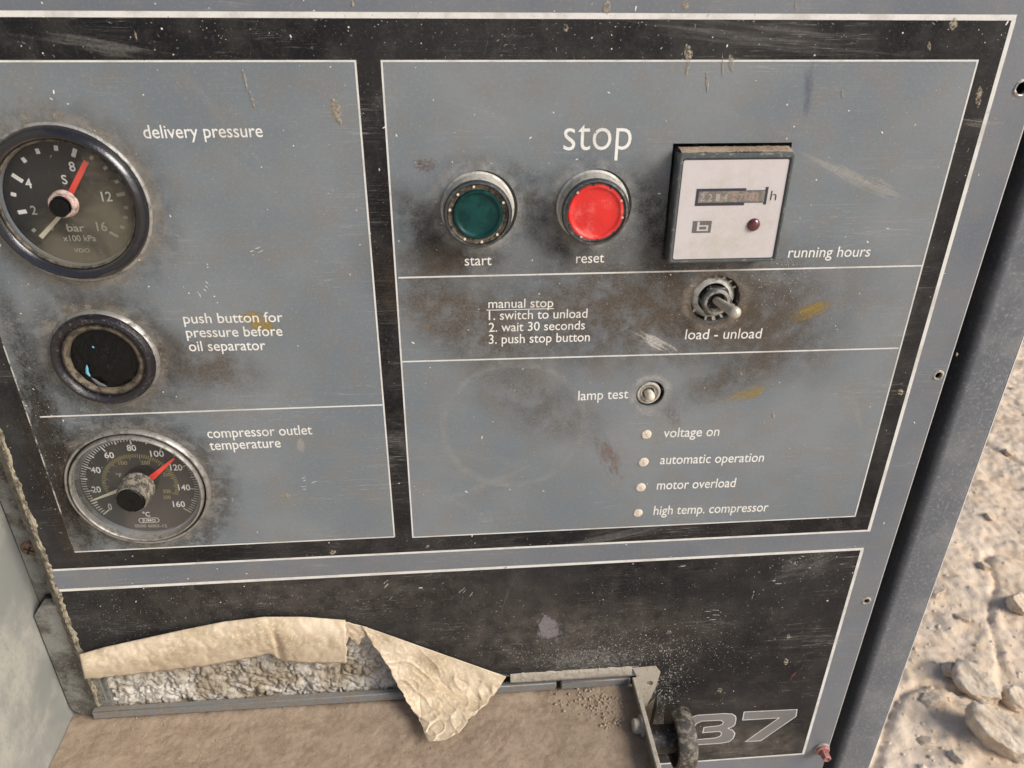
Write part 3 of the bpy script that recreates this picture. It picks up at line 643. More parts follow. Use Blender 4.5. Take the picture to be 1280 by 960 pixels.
for s, c, hh, ww, m in (('0', (138.3, 633.3), 8, 4.5, dialwhite), ('20', (121.3, 611.7), 7.5, 11, dialwhite), ('40', (120.3, 587.5), 7.5, 12.5, dialwhite), ('60', (137.2, 568.8), 7.5, 12, dialwhite), ('80', (165, 559.7), 7.5, 11.5, dialwhite),
                        ('100', (197, 567), 7.5, 17, dialwhite), ('120', (220.8, 584.2), 7.5, 15, dialwhite), ('140', (230.8, 609.2), 7.2, 15, dialwhite), ('160', (224.2, 630), 7.2, 15, dialwhite),
                        ('°C', (183.5, 642.5), 6, 9, dialwhite), ('JUMO', (186.3, 650.3), 3.2, 17, dialwhite), ('0500 6003-15', (189, 657.3), 3.6, 40, dialgrey),
                        ('100', (154, 578.7), 4.5, 11, dialyellow), ('200', (182, 578.3), 4.5, 11, dialyellow), ('250', (209, 593), 4.5, 10, dialyellow), ('300', (209, 614), 4.5, 10, dialyellow), ('350', (209, 621.5), 4.0, 9, dialyellow), ('°F', (149, 594), 5, 7, dialgrey)):
    textc(s, c, hh, ww, m, TG, DT + .06, name='dial_number' if s.isdigit() else 'dial_print', off=.014)
oc = P(186.3, 650.3, DT)
def capsule(w, hh): 
    o = []
    for k in range(24):
        a = 2 * PI * k / 24; o.append((oc[0] + (w if math.cos(a) > 0 else -w) + hh * math.cos(a), oc[1] + hh * math.sin(a)))
    return o
fillplate('dial_logo_outline', capsule(3.6, 1.6), [capsule(3.6, 1.3)], DT + .06, 0, dialwhite, TG)
bar3('red_needle', P(184, 602, 1), P(217.5, 573.5, 1), 1.7, .45, .6, .3, needle_red, TG)
bar3('cream_needle', P(152, 612, 0), P(112.5, 627, 0), 1.0, .35, -.5, .3, needle_cream, TG)
gm2 = glass_mat('dirty_gauge_glass', .06, C(.30, .29, .26), (tu, td), 30)
disc('glass', tu, td, 30.5, 3.2, gm2, TG, 96)
sleeve = mat('grimy_knob_sleeve', C(.24, .21, .16), .6, .2, extra=speckled(C(.03, .027, .022), .38, .40, .56, .95, .0008, 9, C(.46, .43, .36), 1.6))
k0 = P(172, 609, 4); k1 = P(163, 627, 14)
lathe('knob_sleeve', 0, 0, [(8.2, 3.0), (8.1, 7.5), (7.7, 11.5), (7.2, 13.2), (6.9, 13.4), (6.7, 12.6)], sleeve, TG, 48, wob=.03, axis=lambda a, b, h: (k0[0] + (k1[0] - k0[0]) * (h - 3) / 11 + a, k0[1] + (k1[1] - k0[1]) * (h - 3) / 11 + b, h))
lathe('knob_cap', k1[0] - .3, k1[1] + .1, [(7.0, 11.5), (6.9, 13.0), (6.2, 13.7), (3, 13.5), (0, 13.3)], rubber, TG, 40, wob=.02)

# --- push buttons
def button(u, d, capm, capr, name, label, fullcap):
    b = empty(name, W(u, d, 0), pan); tag(b, label)
    lathe('hole_shadow_gap', u + .9, d + .2, [(16.6, .12), (14, .14)], inside, b, 64)
    lathe('collar', u, d, [(16.1, .15), (16.0, .8), (15.3, 1.4), (14.6, 8.2), (14.4, 9.0)], cream, b, 72, wob=.004)
    f = d + .1; uu = u - .3
    lathe('rim', uu, f, [(14.6, 7.8), (14.6, 9.2), (14.1, 10.1), (13.3, 10.3), (12.9, 9.8), (12.8, 8.9)], dark_metal, b, 72)
    lathe('inner_ring', uu, f, [(13.0, 9.3), (12.7, 9.6), (12.2, 9.5), (11.9, 9.1), (capr - .2, 8.9)], tanring if not fullcap else dark_metal, b, 72, wob=.006)
    o = lathe('button_cap', uu, f, [(capr + .1, 8.2), (capr, 9.4), (capr - .5, 9.95), (capr - 1.3, 9.95), (capr - 2.0, 9.35), (capr * .75, 9.2), (capr * .5, 9.5), (capr * .25, 9.75), (0, 9.85)], capm, b, 72)
    for k in range(10):
        a = 2 * PI * (k + .3) / 10; V = []
        cx, cy = uu + 12.05 * math.cos(a), f + 12.05 * math.sin(a)
        lathe('notch', cx, cy, [(.58, 9.0), (.55, 9.98), (0, 10.0)], (ink if k % 3 else cream) if fullcap else (dotm if k % 4 else ink), b, 10)
button(12.9, 92.2, green, 10.7, 'green_button', 'dark green start push button', False)
button(63.6, 92.1, red, 12.3, 'red_button', 'bright red reset push button', True)

# --- hour meter
hm = empty('hour_meter', W(123, 92, 0), pan); tag(hm, 'square hour meter with a dusty white face')
X0, X1, Z0, Z1 = 97.9, 148.2, 67.9, 116.3
box('housing', X0 + .6, X1 - .6, Z0 + .5, Z1 - .4, -20, 6.8, meterframe, hm, .8)
fr_o = [(X0, Z0), (X1, Z0), (X1, Z1), (X0, Z1)]
def rrect(x0, x1, z0, z1, r, n=6):
    o = []
    for cx, cy, s in ((x1 - r, z0 + r, -PI / 2), (x1 - r, z1 - r, 0), (x0 + r, z1 - r, PI / 2), (x0 + r, z0 + r, PI)):
        for k in range(n + 1): a = s + PI / 2 * k / n; o.append((cx + r * math.cos(a), cy + r * math.sin(a)))
    return o
def ringframe(name, lv, m, parent):
    V, F = [], []
    for (x0, x1, z0, z1, r, h) in lv: V += [(x, y, h) for x, y in rrect(x0, x1, z0, z1, r)]
    n = len(rrect(0, 9, 0, 9, 1))
    for i in range(len(lv) - 1):
        for k in range(n): F.append((i * n + k, i * n + (k + 1) % n, (i + 1) * n + (k + 1) % n, (i + 1) * n + k))
    return mesh(name, V, F, m, parent, True, angle=35)
ringframe('frame', [(X0, X1, Z0, Z1, 1.2, 6.2), (X0, X1, Z0, Z1, 1.2, 8.2), (X0 + .5, X1 - .5, Z0 + .5, Z1 - .5, 1.1, 8.8), (X0 + 1.2, X1 - 1.2, Z0 + 1.7, Z1 - 1.0, 1.0, 8.8), (X0 + 1.7, X1 - 1.7, Z0 + 2.3, Z1 - 1.4, .9, 8.1)], meterframe, hm)
fillplate('meter_face', rrect(X0 + 1.6, X1 - 1.6, Z0 + 2.2, Z1 - 1.3, .8), [], 8.15, .5, meterface, hm)
FH = 8.2
ringframe('face_gap_line', [(X0 + 1.5, X1 - 1.5, Z0 + 2.1, Z1 - 1.2, .9, 8.16), (X0 + 2.1, X1 - 2.1, Z0 + 2.8, Z1 - 1.8, .9, 8.17)], ink, hm)  # darkness of the gap between frame and face, painted as a flat ring
def pq(x, y): return P(x, y, FH)
wa, wb = pq(871, 236), pq(957, 255)
dk = [wa, (pq(933, 236)[0], wa[1]), (pq(933, 236)[0], wb[1]), (wa[0], wb[1])]
flat('window_frame', [[wa, (dk[1][0], wa[1]), (dk[1][0], wb[1] + .4), (wa[0], wb[1] + .4)], strip((wb[0] - .5, wa[1] - .4), (wb[0] - .5, wb[1] + .2), 1.3)], FH + .05, ink, hm)
flat('counter_window', [[(wa[0] + 1.2, wa[1] + 1.2), (wb[0] - 1.1, wa[1] + 1.2), (wb[0] - 1.1, wb[1] - 1.0), (wa[0] + 1.2, wb[1] - 1.0)]], FH + .09, winm, hm)
digm = mat('counter_digit', C(.36, .32, .28), .6); digr = mat('counter_digit_red', C(.38, .24, .20), .6)
for k, ch in enumerate('2214778'):
    x = 877.5 + k * 9.6
    if k < 6: textc(ch, (x, 246.8), 9, 5, digm if k < 4 else digr, hm, FH + .12, name='digit', off=.01)
textc('81', (941, 246), 9, 11, digr, hm, FH + .125, name='digit', off=.01)
flat('window_edge', [strip((dk[1][0], wa[1] + 1.1), (wb[0] - 1.1, wa[1] + 1.1), .3), strip((dk[1][0], wb[1] - .9), (wb[0] - 1.1, wb[1] - .9), .3)], FH + .14, ink, hm)
textc('h', (966.0, 244.5), 12, 7.5, ink, hm, FH + .05, name='unit_letter', off=-.008)
la, lb = pq(866.5, 276.3), pq(888, 290.8)
flat('maker_mark', [[la, (lb[0], la[1]), lb, (la[0], lb[1])]], FH + .05, inkgrey, hm)
bw = lb[0] - la[0]; bh = lb[1] - la[1]
def R4(a, b, c, d): return [(la[0] + bw * a, la[1] + bh * c), (la[0] + bw * b, la[1] + bh * c), (la[0] + bw * b, la[1] + bh * d), (la[0] + bw * a, la[1] + bh * d)]
flat('maker_letter', [R4(.24, .36, .06, .84), R4(.36, .84, .36, .48), R4(.36, .84, .72, .84), R4(.74, .84, .48, .72)], FH + .09, meterface, hm)
lc = pq(942, 281)
lathe('lens', lc[0], lc[1], [(2.95, FH), (2.9, FH + .3), (2.4, FH + 1.0), (1.4, FH + 1.5), (0, FH + 1.7)], ledm, hm, 32)
V, F = grid(60, 8, lambda a, b: (X0 + 1.2 + a * 48.6, Z0 - .9 * (1 - b) - .7 * abs(noise.noise(Vector((a * 26, b * 2, 1)))) - .5 * math.sin(PI * b), -.4 + b * 7.4))
mesh('settled_dust', V, F, dustm, hm, True, angle=180)

# --- toggle switch
tg = empty('toggle_switch', W(*TOG, 0), pan); tag(tg, 'metal toggle switch in a dark grimy recess')
u, d = TOG
lathe('recess', u, d, [(12.1, -.2), (12.0, -6.5), (0, -6.8)], tanring, tg, 64, wob=.01)
lathe('washer', u - .6, d - .2, [(10.9, -6.4), (10.8, -3.6), (10.2, -2.4), (8.4, -1.6), (7.6, -1.2), (7.4, -4)], cream, tg, 64, wob=.012)
V, F = [], []
for k in (1, 2, 4, 5, 6, 7, 19, 20, 21, 22, 23, 18, 10):
    a = 2 * PI * k / 26 + .1 * (k % 3); r0, r1, da = 9.6, 11.6, .07; i = len(V)
    for (r, aa, h) in ((r0, a - da, -2.2), (r0, a + da, -2.2), (r1, a + da * .6, -1.6), (r1, a - da * .6, -1.2)): V.append((u - .5 + r * math.cos(aa), d + r * math.sin(aa), h))
    F.append((i, i + 1, i + 2, i + 3))
mesh('lock_washer_teeth', V, F, cream, tg)
nut = []
lathe('hex_nut', u + .2, d + .9, [(8.0, -4), (8.0, .2), (7.2, .9), (5.6, 1.0)], dark_metal, tg, 6)
lathe('bushing', u + .2, d + .9, [(6.6, -3), (6.5, 1.6), (6.0, 2.2), (5.0, 2.3), (4.6, 1.4), (4.2, -2)], metal_worn, tg, 40, wob=.015)
disc('bushing_floor', u + .2, d + .9, 4.6, -1.0, inside, tg, 24)
levm = mat('lever_metal', C(.58, .54, .45), .30, .35, extra=speckled(C(.22, .19, .12), .25, .48, .7, .6, .0002))
t0 = Vector((u + .4, d + .6, -.5)); tp = P(920, 391.5, 16.5); t1 = Vector((tp[0], tp[1], 16.5))
def limb(name, p0, p1, prof, m, parent, n=24):
    ax = (p1 - p0).normalized(); s1 = ax.orthogonal().normalized(); s2 = ax.cross(s1); V, F = [], []; L = (p1 - p0).length
    for (t, r) in prof:
        for k in range(n): a = 2 * PI * k / n; V.append(tuple(p0 + ax * (L * t) + (s1 * math.cos(a) + s2 * math.sin(a)) * r))
    for i in range(len(prof) - 1):
        for k in range(n): F.append((i * n + k, i * n + (k + 1) % n, (i + 1) * n + (k + 1) % n, (i + 1) * n + k))
    return mesh(name, V, F, m, parent, True, angle=60)
limb('lever', t0, t1, [(0, 1.9), (.3, 2.1), (.75, 2.5), (.88, 2.8), (.95, 2.9), (1.0, 2.75), (1.05, 2.1), (1.09, 1.1), (1.10, .01)], levm, tg)

# --- lamp test push switch
lt = empty('lamp_test_switch', W(*LAMP, 0), pan); tag(lt, 'tiny round metal lamp test switch')
u, d = LAMP
lathe('recess', u, d, [(7.5, -.2), (7.4, -5), (0, -5.2)], inside, lt, 48)
lathe('threaded_ring', u - .9, d - .2, [(6.2, -5), (6.2, -.4), (5.7, .3), (5.0, .2), (4.8, -1), (3.9, -1.2), (3.7, -.6), (3.2, -.7), (3.0, -4)], cream, lt, 48, wob=.02)
lathe('plunger', u - .3, d + .7, [(2.3, -4), (2.2, 2.2), (1.8, 3.2), (.9, 3.7), (0, 3.75)], dotm, lt, 24)

# --- indicator lenses
for k, (x, y, rr_, lab) in enumerate(((808, 543, 2.7, 'cream indicator lens beside voltage on'), (804.5, 577.5, 2.75, 'cream indicator lens beside automatic operation'), (801, 609, 2.7, 'cream indicator lens beside motor overload'), (797.5, 641, 2.6, 'dirtier indicator lens beside high temp. compressor'))):
    q = P(x, y); o = lathe('indicator_lens', q[0], q[1], [(rr_, .06), (rr_ - .1, .35), (rr_ - .7, .55), (0, .6)], dotm, pan, 28, wob=.05, seed=k); o['label'] = lab
# --- grommet round the upper right hole, rims of the other screw holes
for x, y, r in holes_px:
    q = P(x, y); lathe('hole_rim', q[0], q[1], [(r + 1.1, .04), (r + .6, .5), (r, .45), (r - .1, -.5)], lipm if r < 2 else metal_worn, pan, 28, wob=.05)
    lathe('hole_shadow', q[0], q[1], [(r + .1, -.3), (r, -8), (0, -8)], inside, pan, 20)
# --- bolt at lower right
q = P(1027, 935)
bo = empty('panel_bolt', W(q[0], q[1], 0), pan); tag(bo, 'pinkish rusted hexagon bolt at the lower corner')
lathe('washer', q[0], q[1], [(5.2, .1), (5.2, 1.2), (4.4, 1.6), (2, 1.7)], lipm, bo, 32, wob=.02)
lathe('bolt_flange', q[0], q[1], [(4.8, 1.4), (4.7, 2.6), (3.4, 3.4)], boltm, bo, 32, wob=.02)
lathe('bolt_head', q[0], q[1], [(3.3, 2.8), (3.3, 8.2), (2.7, 9.0), (1.9, 9.1), (1.6, 8.2), (0, 8.1)], boltm, bo, 6)
edgegrime = mat('grey_brown_edge_grime', C(.17, .155, .125), .85, extra=speckled(C(.05, .042, .032), .25, .42, .66, .9, .0006, 9, C(.34, .31, .25), 2))
# --- left edge crust of old sealant
V, F = grid(12, 420, lambda a, b: (-219.6 + a * (2.9 + 2.2 * noise.noise(Vector((b * 34, 9, 3))) + 1.2 * noise.noise(Vector((b * 120, 9, 8)))) + .5 * noise.noise(Vector((b * 150, 0, 3))), 40 + b * 350,
      .04 + math.sin(PI * a) ** .7 * max(.05, .65 + .7 * noise.noise(Vector((a * 3, b * 60, 0))) + .7 * noise.noise(Vector((a * 7, b * 260, 5))))))
mesh('edge_crust', V, F, crust, pan, True, angle=180, label='rough tan crust along the left edge')
V, F = grid(16, 400, lambda a, b: (-225.5 + a * 7 + .6 * noise.noise(Vector((b * 60, a * 2, 0))), 40 + b * 350, -5.5 + 5.6 * a ** .8 + .7 * noise.noise(Vector((a * 3, b * 80, 0))) + .5 * noise.noise(Vector((a * 6, b * 200, 0)))))
mesh('folded_edge', V, F, edgegrime, pan, True, angle=180)
flat('edge_grime', [[(ul + .1, torn[0][1] - 6), (-213.0, torn[0][1] - 2), (-213.0, 389), (ul + .5, 389)]], .2, edgegrime, pan)
# dusty bottom edge of the panel and the end plate with its hole
ep = [(109.3, 392.8), (106.2, 386.2), (121, 385.4), (124.5, 391), (123.0, 404), (119, 420), (116, 470), (110.3, 470)]
hq = P(812, 853)
fillplate('end_plate', ep, [circle(hq[0], hq[1], 2.1, 20)], .7, .6, lipm, pan)
disc('hole_shadow', hq[0], hq[1], 2.1, .06, olive, pan, 20)
sl_ = [P(x, y, 1) for x, y in ((806, 885), (823, 868), (822, 882), (815, 915), (810, 930))]
flat('slot_recess', [sl_], .76, olive, pan)
flat('slot_shadow', [[P(x, y, 1) for x, y in ((819, 873), (822, 869), (821, 884), (813, 918), (811, 910))]], .8, inside, pan)
V, F = grid(200, 8, lambda a, b: (torn[-1][0] - 2 + a * (108 - torn[-1][0]), 384.6 + b * 9 + (.9 * noise.noise(Vector((a * 14, 0, 3))) + .5 * noise.noise(Vector((a * 45, 0, 3)))) * (1 - b), .1 + .7 * math.sin(PI * min(1, b * 1.1)) ** .5 * (1 + .5 * noise.noise(Vector((a * 22, b * 3, 0)))) if b < 1 else -.8))
mesh('dusty_lip', V, F, lipm, pan, True, angle=180)
r_p = random.Random(8); V, F = [], []
for k in range(150):
    u_, d_ = r_p.uniform(274, 290.5), r_p.uniform(-60, 540); s_ = r_p.uniform(.08, .3); st = r_p.choice((1, 1, 3, 8)); a_ = r_p.uniform(0, PI); i = len(V)
    for j in range(6): a = 2 * PI * j / 6; x_, y_ = s_ * st * math.cos(a), s_ * math.sin(a); V.append((min(290.8, max(273.5, u_ + x_ * math.cos(a_) - y_ * math.sin(a_))), d_ + x_ * math.sin(a_) + y_ * math.cos(a_), -3.93))
    F.append(tuple(range(i, i + 6)))
tag(mesh('post_scuffs', V, F, faint_speck, cab, recalc=False), kind='stuff')
# --- black rubber knob with horizontal axis at the end plate
ku, kd, kh = 118.5, 425, 23
kn = empty('rubber_knob', W(ku, kd, kh), pan); tag(kn, 'black rubber knob on a short shaft')
lathe('shaft', 0, 0, [(8.6, -12), (8.6, 18)], knobm, kn, 40, axis=ax_x(ku, kd, kh))
rimm = mat('worn_knob_rim', C(.040, .036, .031), .45, extra=speckled(C(.30, .26, .20), .22, .45, .63, .85, .0008, 9, C(.015, .015, .015), 2))
lathe('knob_rim', 0, 0, [(16.4, 10.4), (18.2, 10.9), (19.4, 13.0), (19.6, 17.0), (19.0, 20.6), (17.6, 22.4), (15.5, 23.0)], rimm, kn, 64, axis=ax_x(ku, kd, kh), wob=.016)
lathe('knob_disc', 0, 0, [(7.0, 16.0), (13.5, 15.2), (16.5, 10.5), (16.4, 22.6), (6, 23.4), (0, 23.4)], knobm, kn, 64, axis=ax_x(ku, kd, kh), wob=.012)

# --- films of dirt, rust, rubbed paint and painted shade lying on the panel, each a thin sheet of its own
def film_mat(c, st, ns, stretch, soft, rx, ry, rot, ring=None, k=0, cuts=()):
    m = bpy.data.materials.new('dirt_shade_film'); m.use_nodes = True; t = NT(m.node_tree); out = m.node_tree.nodes['Material Output']; b = m.node_tree.nodes['Principled BSDF']
    b.inputs['Base Color'].default_value = c; b.inputs['Roughness'].default_value = .85; b.inputs['Specular IOR Level'].default_value = .2
    tc_ = t.n('ShaderNodeTexCoord'); geo = t.n('ShaderNodeNewGeometry')
    o = t.mapping(tc_.outputs['Object'], (0, 0, 0), (0, 0, 0), (1000, 0, 1000)); sp_ = t.n('ShaderNodeSeparateXYZ'); t.l(o, sp_.inputs[0]); cb = t.n('ShaderNodeCombineXYZ'); t.l(sp_.outputs[0], cb.inputs[0]); t.l(sp_.outputs[2], cb.inputs[1]); p = cb.outputs[0]
    ln = t.n('ShaderNodeVectorMath', operation='LENGTH')
    if ring is None:
        mp = t.mapping(p, (0, 0, 0), (0, 0, rot), (rx, ry, 1), 'TEXTURE'); t.l(mp, ln.inputs[0])
        mp2 = t.mapping(mp, (k * 3.7, k * 1.3, 0), (0, 0, 0), (max(1, rx / 25) / stretch, max(1, ry / 25), 1)); nz = t.noise(mp2, ns, 5, .72)
        if c in (BROWN, DARK) or (c == DUST and ry > 12):
            n2 = t.noise(t.mapping(p, (k * 11, 0, 0)), .09, 6, .70)
            f = t.math('MULTIPLY', t.rng(ln.outputs[1], 1.36, .10, 0, st * 1.15), t.rng(n2, .34, .62, .22, 1))
        else:
            f = t.math('ADD', t.rng(ln.outputs[1], 1.25, .15, 0, 1.0), t.math('MULTIPLY', t.math('SUBTRACT', nz, .5), 3.0))
            f = t.rng(f, .45 + soft * .3, 1.15 + soft, 0, st); f = t.math('MULTIPLY', f, t.rng(ln.outputs[1], 1.38, .9))
    else:
        t.l(p, ln.inputs[0]); e = t.math('DIVIDE', t.math('ABSOLUTE', t.math('SUBTRACT', ln.outputs[1], ring[0])), ring[1])
        nz = t.noise(t.mapping(p, (k * 31, 0, 0)), .16, 5, .75); f = t.math('MULTIPLY', t.rng(e, 2.2, .0, 0, st), t.rng(nz, .38, .60, .15, 1))
    for (cu_, cd_, cr_) in cuts:
        l2 = t.n('ShaderNodeVectorMath', operation='LENGTH'); t.l(t.mapping(p, (-cu_, cd_, 0)), l2.inputs[0]); f = t.math('MULTIPLY', f, t.math('GREATER_THAN', l2.outputs[1], cr_))
    fine = t.noise(p, .8, 4, .8); f = t.math('MULTIPLY', f, t.rng(fine, .33, .60, .45, 1))
    v = t.mix(t.rng(t.noise(p, .35, 2, .7), .35, .7, 0, .6), c, tuple(min(1, q * .74) for q in c[:3]) + (1,)); t.l(v, b.inputs['Base Color'])
    bp = t.n('ShaderNodeBump'); bp.inputs['Strength'].default_value = .4; bp.inputs['Distance'].default_value = .0002; t.l(fine, bp.inputs['Height']); t.l(bp.outputs[0], b.inputs['Normal'])
    tr = t.n('ShaderNodeBsdfTransparent'); mx = t.n('ShaderNodeMixShader'); t.l(f, mx.inputs[0]); t.l(tr.outputs[0], mx.inputs[1]); t.l(b.outputs[0], mx.inputs[2]); t.l(mx.outputs[0], out.inputs[0])
    return m
PLACED = []
def layer(bb):
    k = 0
    while any(q[4] == k and not (bb[1] < q[0] or bb[0] > q[1] or bb[3] < q[2] or bb[2] > q[3]) for q in PLACED): k += 1
    PLACED.append(bb + (k,)); return .056 + k * .0045
FNAME = {BROWN: 'brown_grime', DARK: 'dark_grime_and_shade', DUST: 'dust_film', PALE: 'pale_scuff', YEL: 'yellow_smear', RUST: 'rust_stain'}  # the dark films hold real grime and the painted shade beside buttons and meter
def cuts_in(bb, cx, cy): return [(c[0] - cx, c[1] - cy, r) for c, r in ((TOG, 11.9), (LAMP, 7.3)) if bb[0] - r < c[0] < bb[1] + r and bb[2] - r < c[1] < bb[3] + r]
def clipped(bb): return (max(bb[0], ul + .5), min(bb[1], ur - .6), bb[2], bb[3])
for i, (x0, y0, x1, y1, hw, c, st, ns, stretch, soft) in enumerate(STAINS_AND_SHADE):
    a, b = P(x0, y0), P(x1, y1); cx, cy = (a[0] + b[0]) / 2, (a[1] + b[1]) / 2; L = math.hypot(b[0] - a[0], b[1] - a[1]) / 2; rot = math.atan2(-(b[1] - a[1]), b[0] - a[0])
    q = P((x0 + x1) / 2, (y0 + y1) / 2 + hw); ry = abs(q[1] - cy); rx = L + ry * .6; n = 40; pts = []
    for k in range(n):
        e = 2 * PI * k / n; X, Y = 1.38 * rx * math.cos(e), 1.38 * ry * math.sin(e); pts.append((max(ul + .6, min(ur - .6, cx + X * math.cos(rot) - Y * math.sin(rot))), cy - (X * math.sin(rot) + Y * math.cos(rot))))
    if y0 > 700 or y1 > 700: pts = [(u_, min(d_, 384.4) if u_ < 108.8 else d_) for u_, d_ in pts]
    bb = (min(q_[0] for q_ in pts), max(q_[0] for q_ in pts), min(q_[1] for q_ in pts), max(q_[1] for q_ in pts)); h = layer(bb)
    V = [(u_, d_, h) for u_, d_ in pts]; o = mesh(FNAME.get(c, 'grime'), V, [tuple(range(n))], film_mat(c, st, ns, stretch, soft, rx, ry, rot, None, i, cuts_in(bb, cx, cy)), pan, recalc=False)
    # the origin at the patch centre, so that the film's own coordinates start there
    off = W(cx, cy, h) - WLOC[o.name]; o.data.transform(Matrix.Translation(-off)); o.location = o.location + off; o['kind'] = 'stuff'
for i, (u_, d_, r, w, c, st) in enumerate(RINGS):
    h = layer((u_ - r - w * 2.4, u_ + r + w * 2.4, d_ - r - w * 2.4, d_ + r + w * 2.4)); V, F = [], []; n = 64
    for k in range(n):
        e = 2 * PI * k / n
        for rr_ in (max(0, r - w * 2.4), r + w * 2.4): V.append((max(ul + .6, u_ + rr_ * math.cos(e)), d_ + rr_ * math.sin(e), h))
    F = [(2 * k, 2 * k + 1, (2 * k + 3) % (2 * n), (2 * k + 2) % (2 * n)) for k in range(n)]
    o = mesh(FNAME.get(c, 'grime'), V, F, film_mat(c, st, 1, 1, 0, 1, 1, 0, (r, w), i), pan, recalc=False)
    off = W(u_, d_, h) - WLOC[o.name]; o.data.transform(Matrix.Translation(-off)); o.location = o.location + off; o['kind'] = 'stuff'

# --- flecks, scratches and dried drips on the panel
TEXTBOX = [(172, 150, 338, 182), (222, 386, 372, 446), (252, 530, 398, 570), (695, 145, 798, 205), (604, 370, 745, 436), (715, 484, 792, 508), (820, 532, 966, 652), (574, 316, 622, 340), (712, 314, 762, 336), (976, 305, 1094, 330), (848, 408, 958, 432), (860, 885, 1000, 935)]
def on_text(x, y): return any(a < x < c and b < y < d for a, b, c, d in TEXTBOX)
def flecks(name, n, m, h, seed, black_bias, smin, smax):
    r_ = random.Random(seed); V, F = [], []
    k = 0
    while k < n:
        x, y = r_.uniform(0, 1270), r_.uniform(0, 950); q = P(x, y)
        if on_text(x, y) and r_.random() < .93: continue
        if not (-214 < q[0] < 252): continue
        if q[1] > 384 and q[0] < 126: continue
        inblk = (q[1] < RT or q[1] > RBm or (LBx < q[0] < RB[0][0]))
        if not inblk and r_.random() < black_bias: continue
        if any((q[0] - a) ** 2 + (q[1] - b) ** 2 < c * c for a, b, c in ((gu, gd, 33), (bu, bd, 24), (tu, td, 35), (12.9, 92, 16.5), (63.6, 92, 16.5), (TOG[0], TOG[1], 12), (LAMP[0], LAMP[1], 7.5))): continue
        if X0 - 1 < q[0] < X1 + 1 and Z0 - 4 < q[1] < Z1 + 1: continue
        if q[0] < 60 and q[1] > 325: continue
        k += 1; s = smin + (smax - smin) * r_.random() ** 3; st = 1 if r_.random() < .75 else r_.uniform(1.5, 3.5); a0_ = r_.uniform(0, PI); i = len(V)
        for j in range(6):
            a = 2 * PI * j / 6; rx, ry = s * st * math.cos(a) * r_.uniform(.7, 1.2), s * math.sin(a) * r_.uniform(.7, 1.2)
            V.append((q[0] + rx * math.cos(a0_) - ry * math.sin(a0_), q[1] + rx * math.sin(a0_) + ry * math.cos(a0_), h))
        V.append((q[0], q[1], h + s * .35)); F += [(i + j, i + (j + 1) % 6, i + 6) for j in range(6)]
    tag(mesh(name, V, F, m, pan, recalc=False), kind='stuff')
flecks('paint_flecks', 720, white_speck, .15, 5, .35, .06, .40)
flecks('dust_flecks', 2600, faint_speck, .145, 9, .45, .08, .38)
def cluster(name, specs, m, h, seed):
    r_ = random.Random(seed); V, F = [], []
    for (x, y, sx, sy, n, s0, s1) in specs:
        for k in range(n):
            q = P(x + r_.gauss(0, sx), y + r_.gauss(0, sy)); s_ = s0 + (s1 - s0) * r_.random() ** 2
            if (q[0] < 109.6 and q[1] > 384) or q[0] < -216 or q[0] > 253: continue
            if q[0] < torn[-1][0] and q[1] > interp_d(q[0]) - .3: continue
            i = len(V); st = r_.uniform(1, 2.2); a0_ = r_.uniform(0, PI)
            for j in range(6):
                a = 2 * PI * j / 6; rx, ry = s_ * st * math.cos(a) * r_.uniform(.6, 1.2), s_ * math.sin(a) * r_.uniform(.6, 1.2)
                V.append((q[0] + rx * math.cos(a0_) - ry * math.sin(a0_), q[1] + rx * math.sin(a0_) + ry * math.cos(a0_), h))
            V.append((q[0], q[1], h + s_ * .5)); F += [(i + j, i + (j + 1) % 6, i + 6) for j in range(6)]
    tag(mesh(name, V, F, m, pan, recalc=False), kind='stuff')
def interp_d(u_):
    for i in range(len(torn) - 1):
        if torn[i][0] <= u_ <= torn[i + 1][0]: f = (u_ - torn[i][0]) / (torn[i + 1][0] - torn[i][0]); return torn[i][1] * (1 - f) + torn[i + 1][1] * f
    return torn[0][1]
specm = mat('pale_dust_speck', C(.42, .39, .34), .8)
cluster('dust_specks', [(800, 815, 60, 14, 900, .08, .30), (835, 870, 14, 34, 700, .08, .42), (700, 822, 60, 10, 420, .08, .26), (770, 790, 110, 24, 420, .06, .2), (260, 755, 130, 18, 450, .05, .20), (150, 790, 40, 22, 220, .05, .22), (520, 780, 90, 25, 260, .06, .2), (600, 740, 200, 30, 260, .06, .18),
        (930, 800, 90, 70, 300, .06, .24), (960, 710, 60, 10, 70, .08, .3), (720, 500, 300, 160, 900, .05, .16), (250, 300, 120, 120, 500, .05, .16), (90, 560, 30, 80, 420, .06, .2), (60, 420, 40, 60, 200, .06, .2), (870, 350, 90, 30, 500, .06, .2), (980, 350, 30, 25, 220, .06, .26), (640, 30, 400, 18, 300, .05, .2), (1245, 300, 10, 160, 60, .06, .22), (880, 672, 160, 8, 120, .06, .2), (560, 690, 300, 8, 160, .06, .2), (860, 505, 60, 20, 160, .06, .2)], specm, .155, 31)
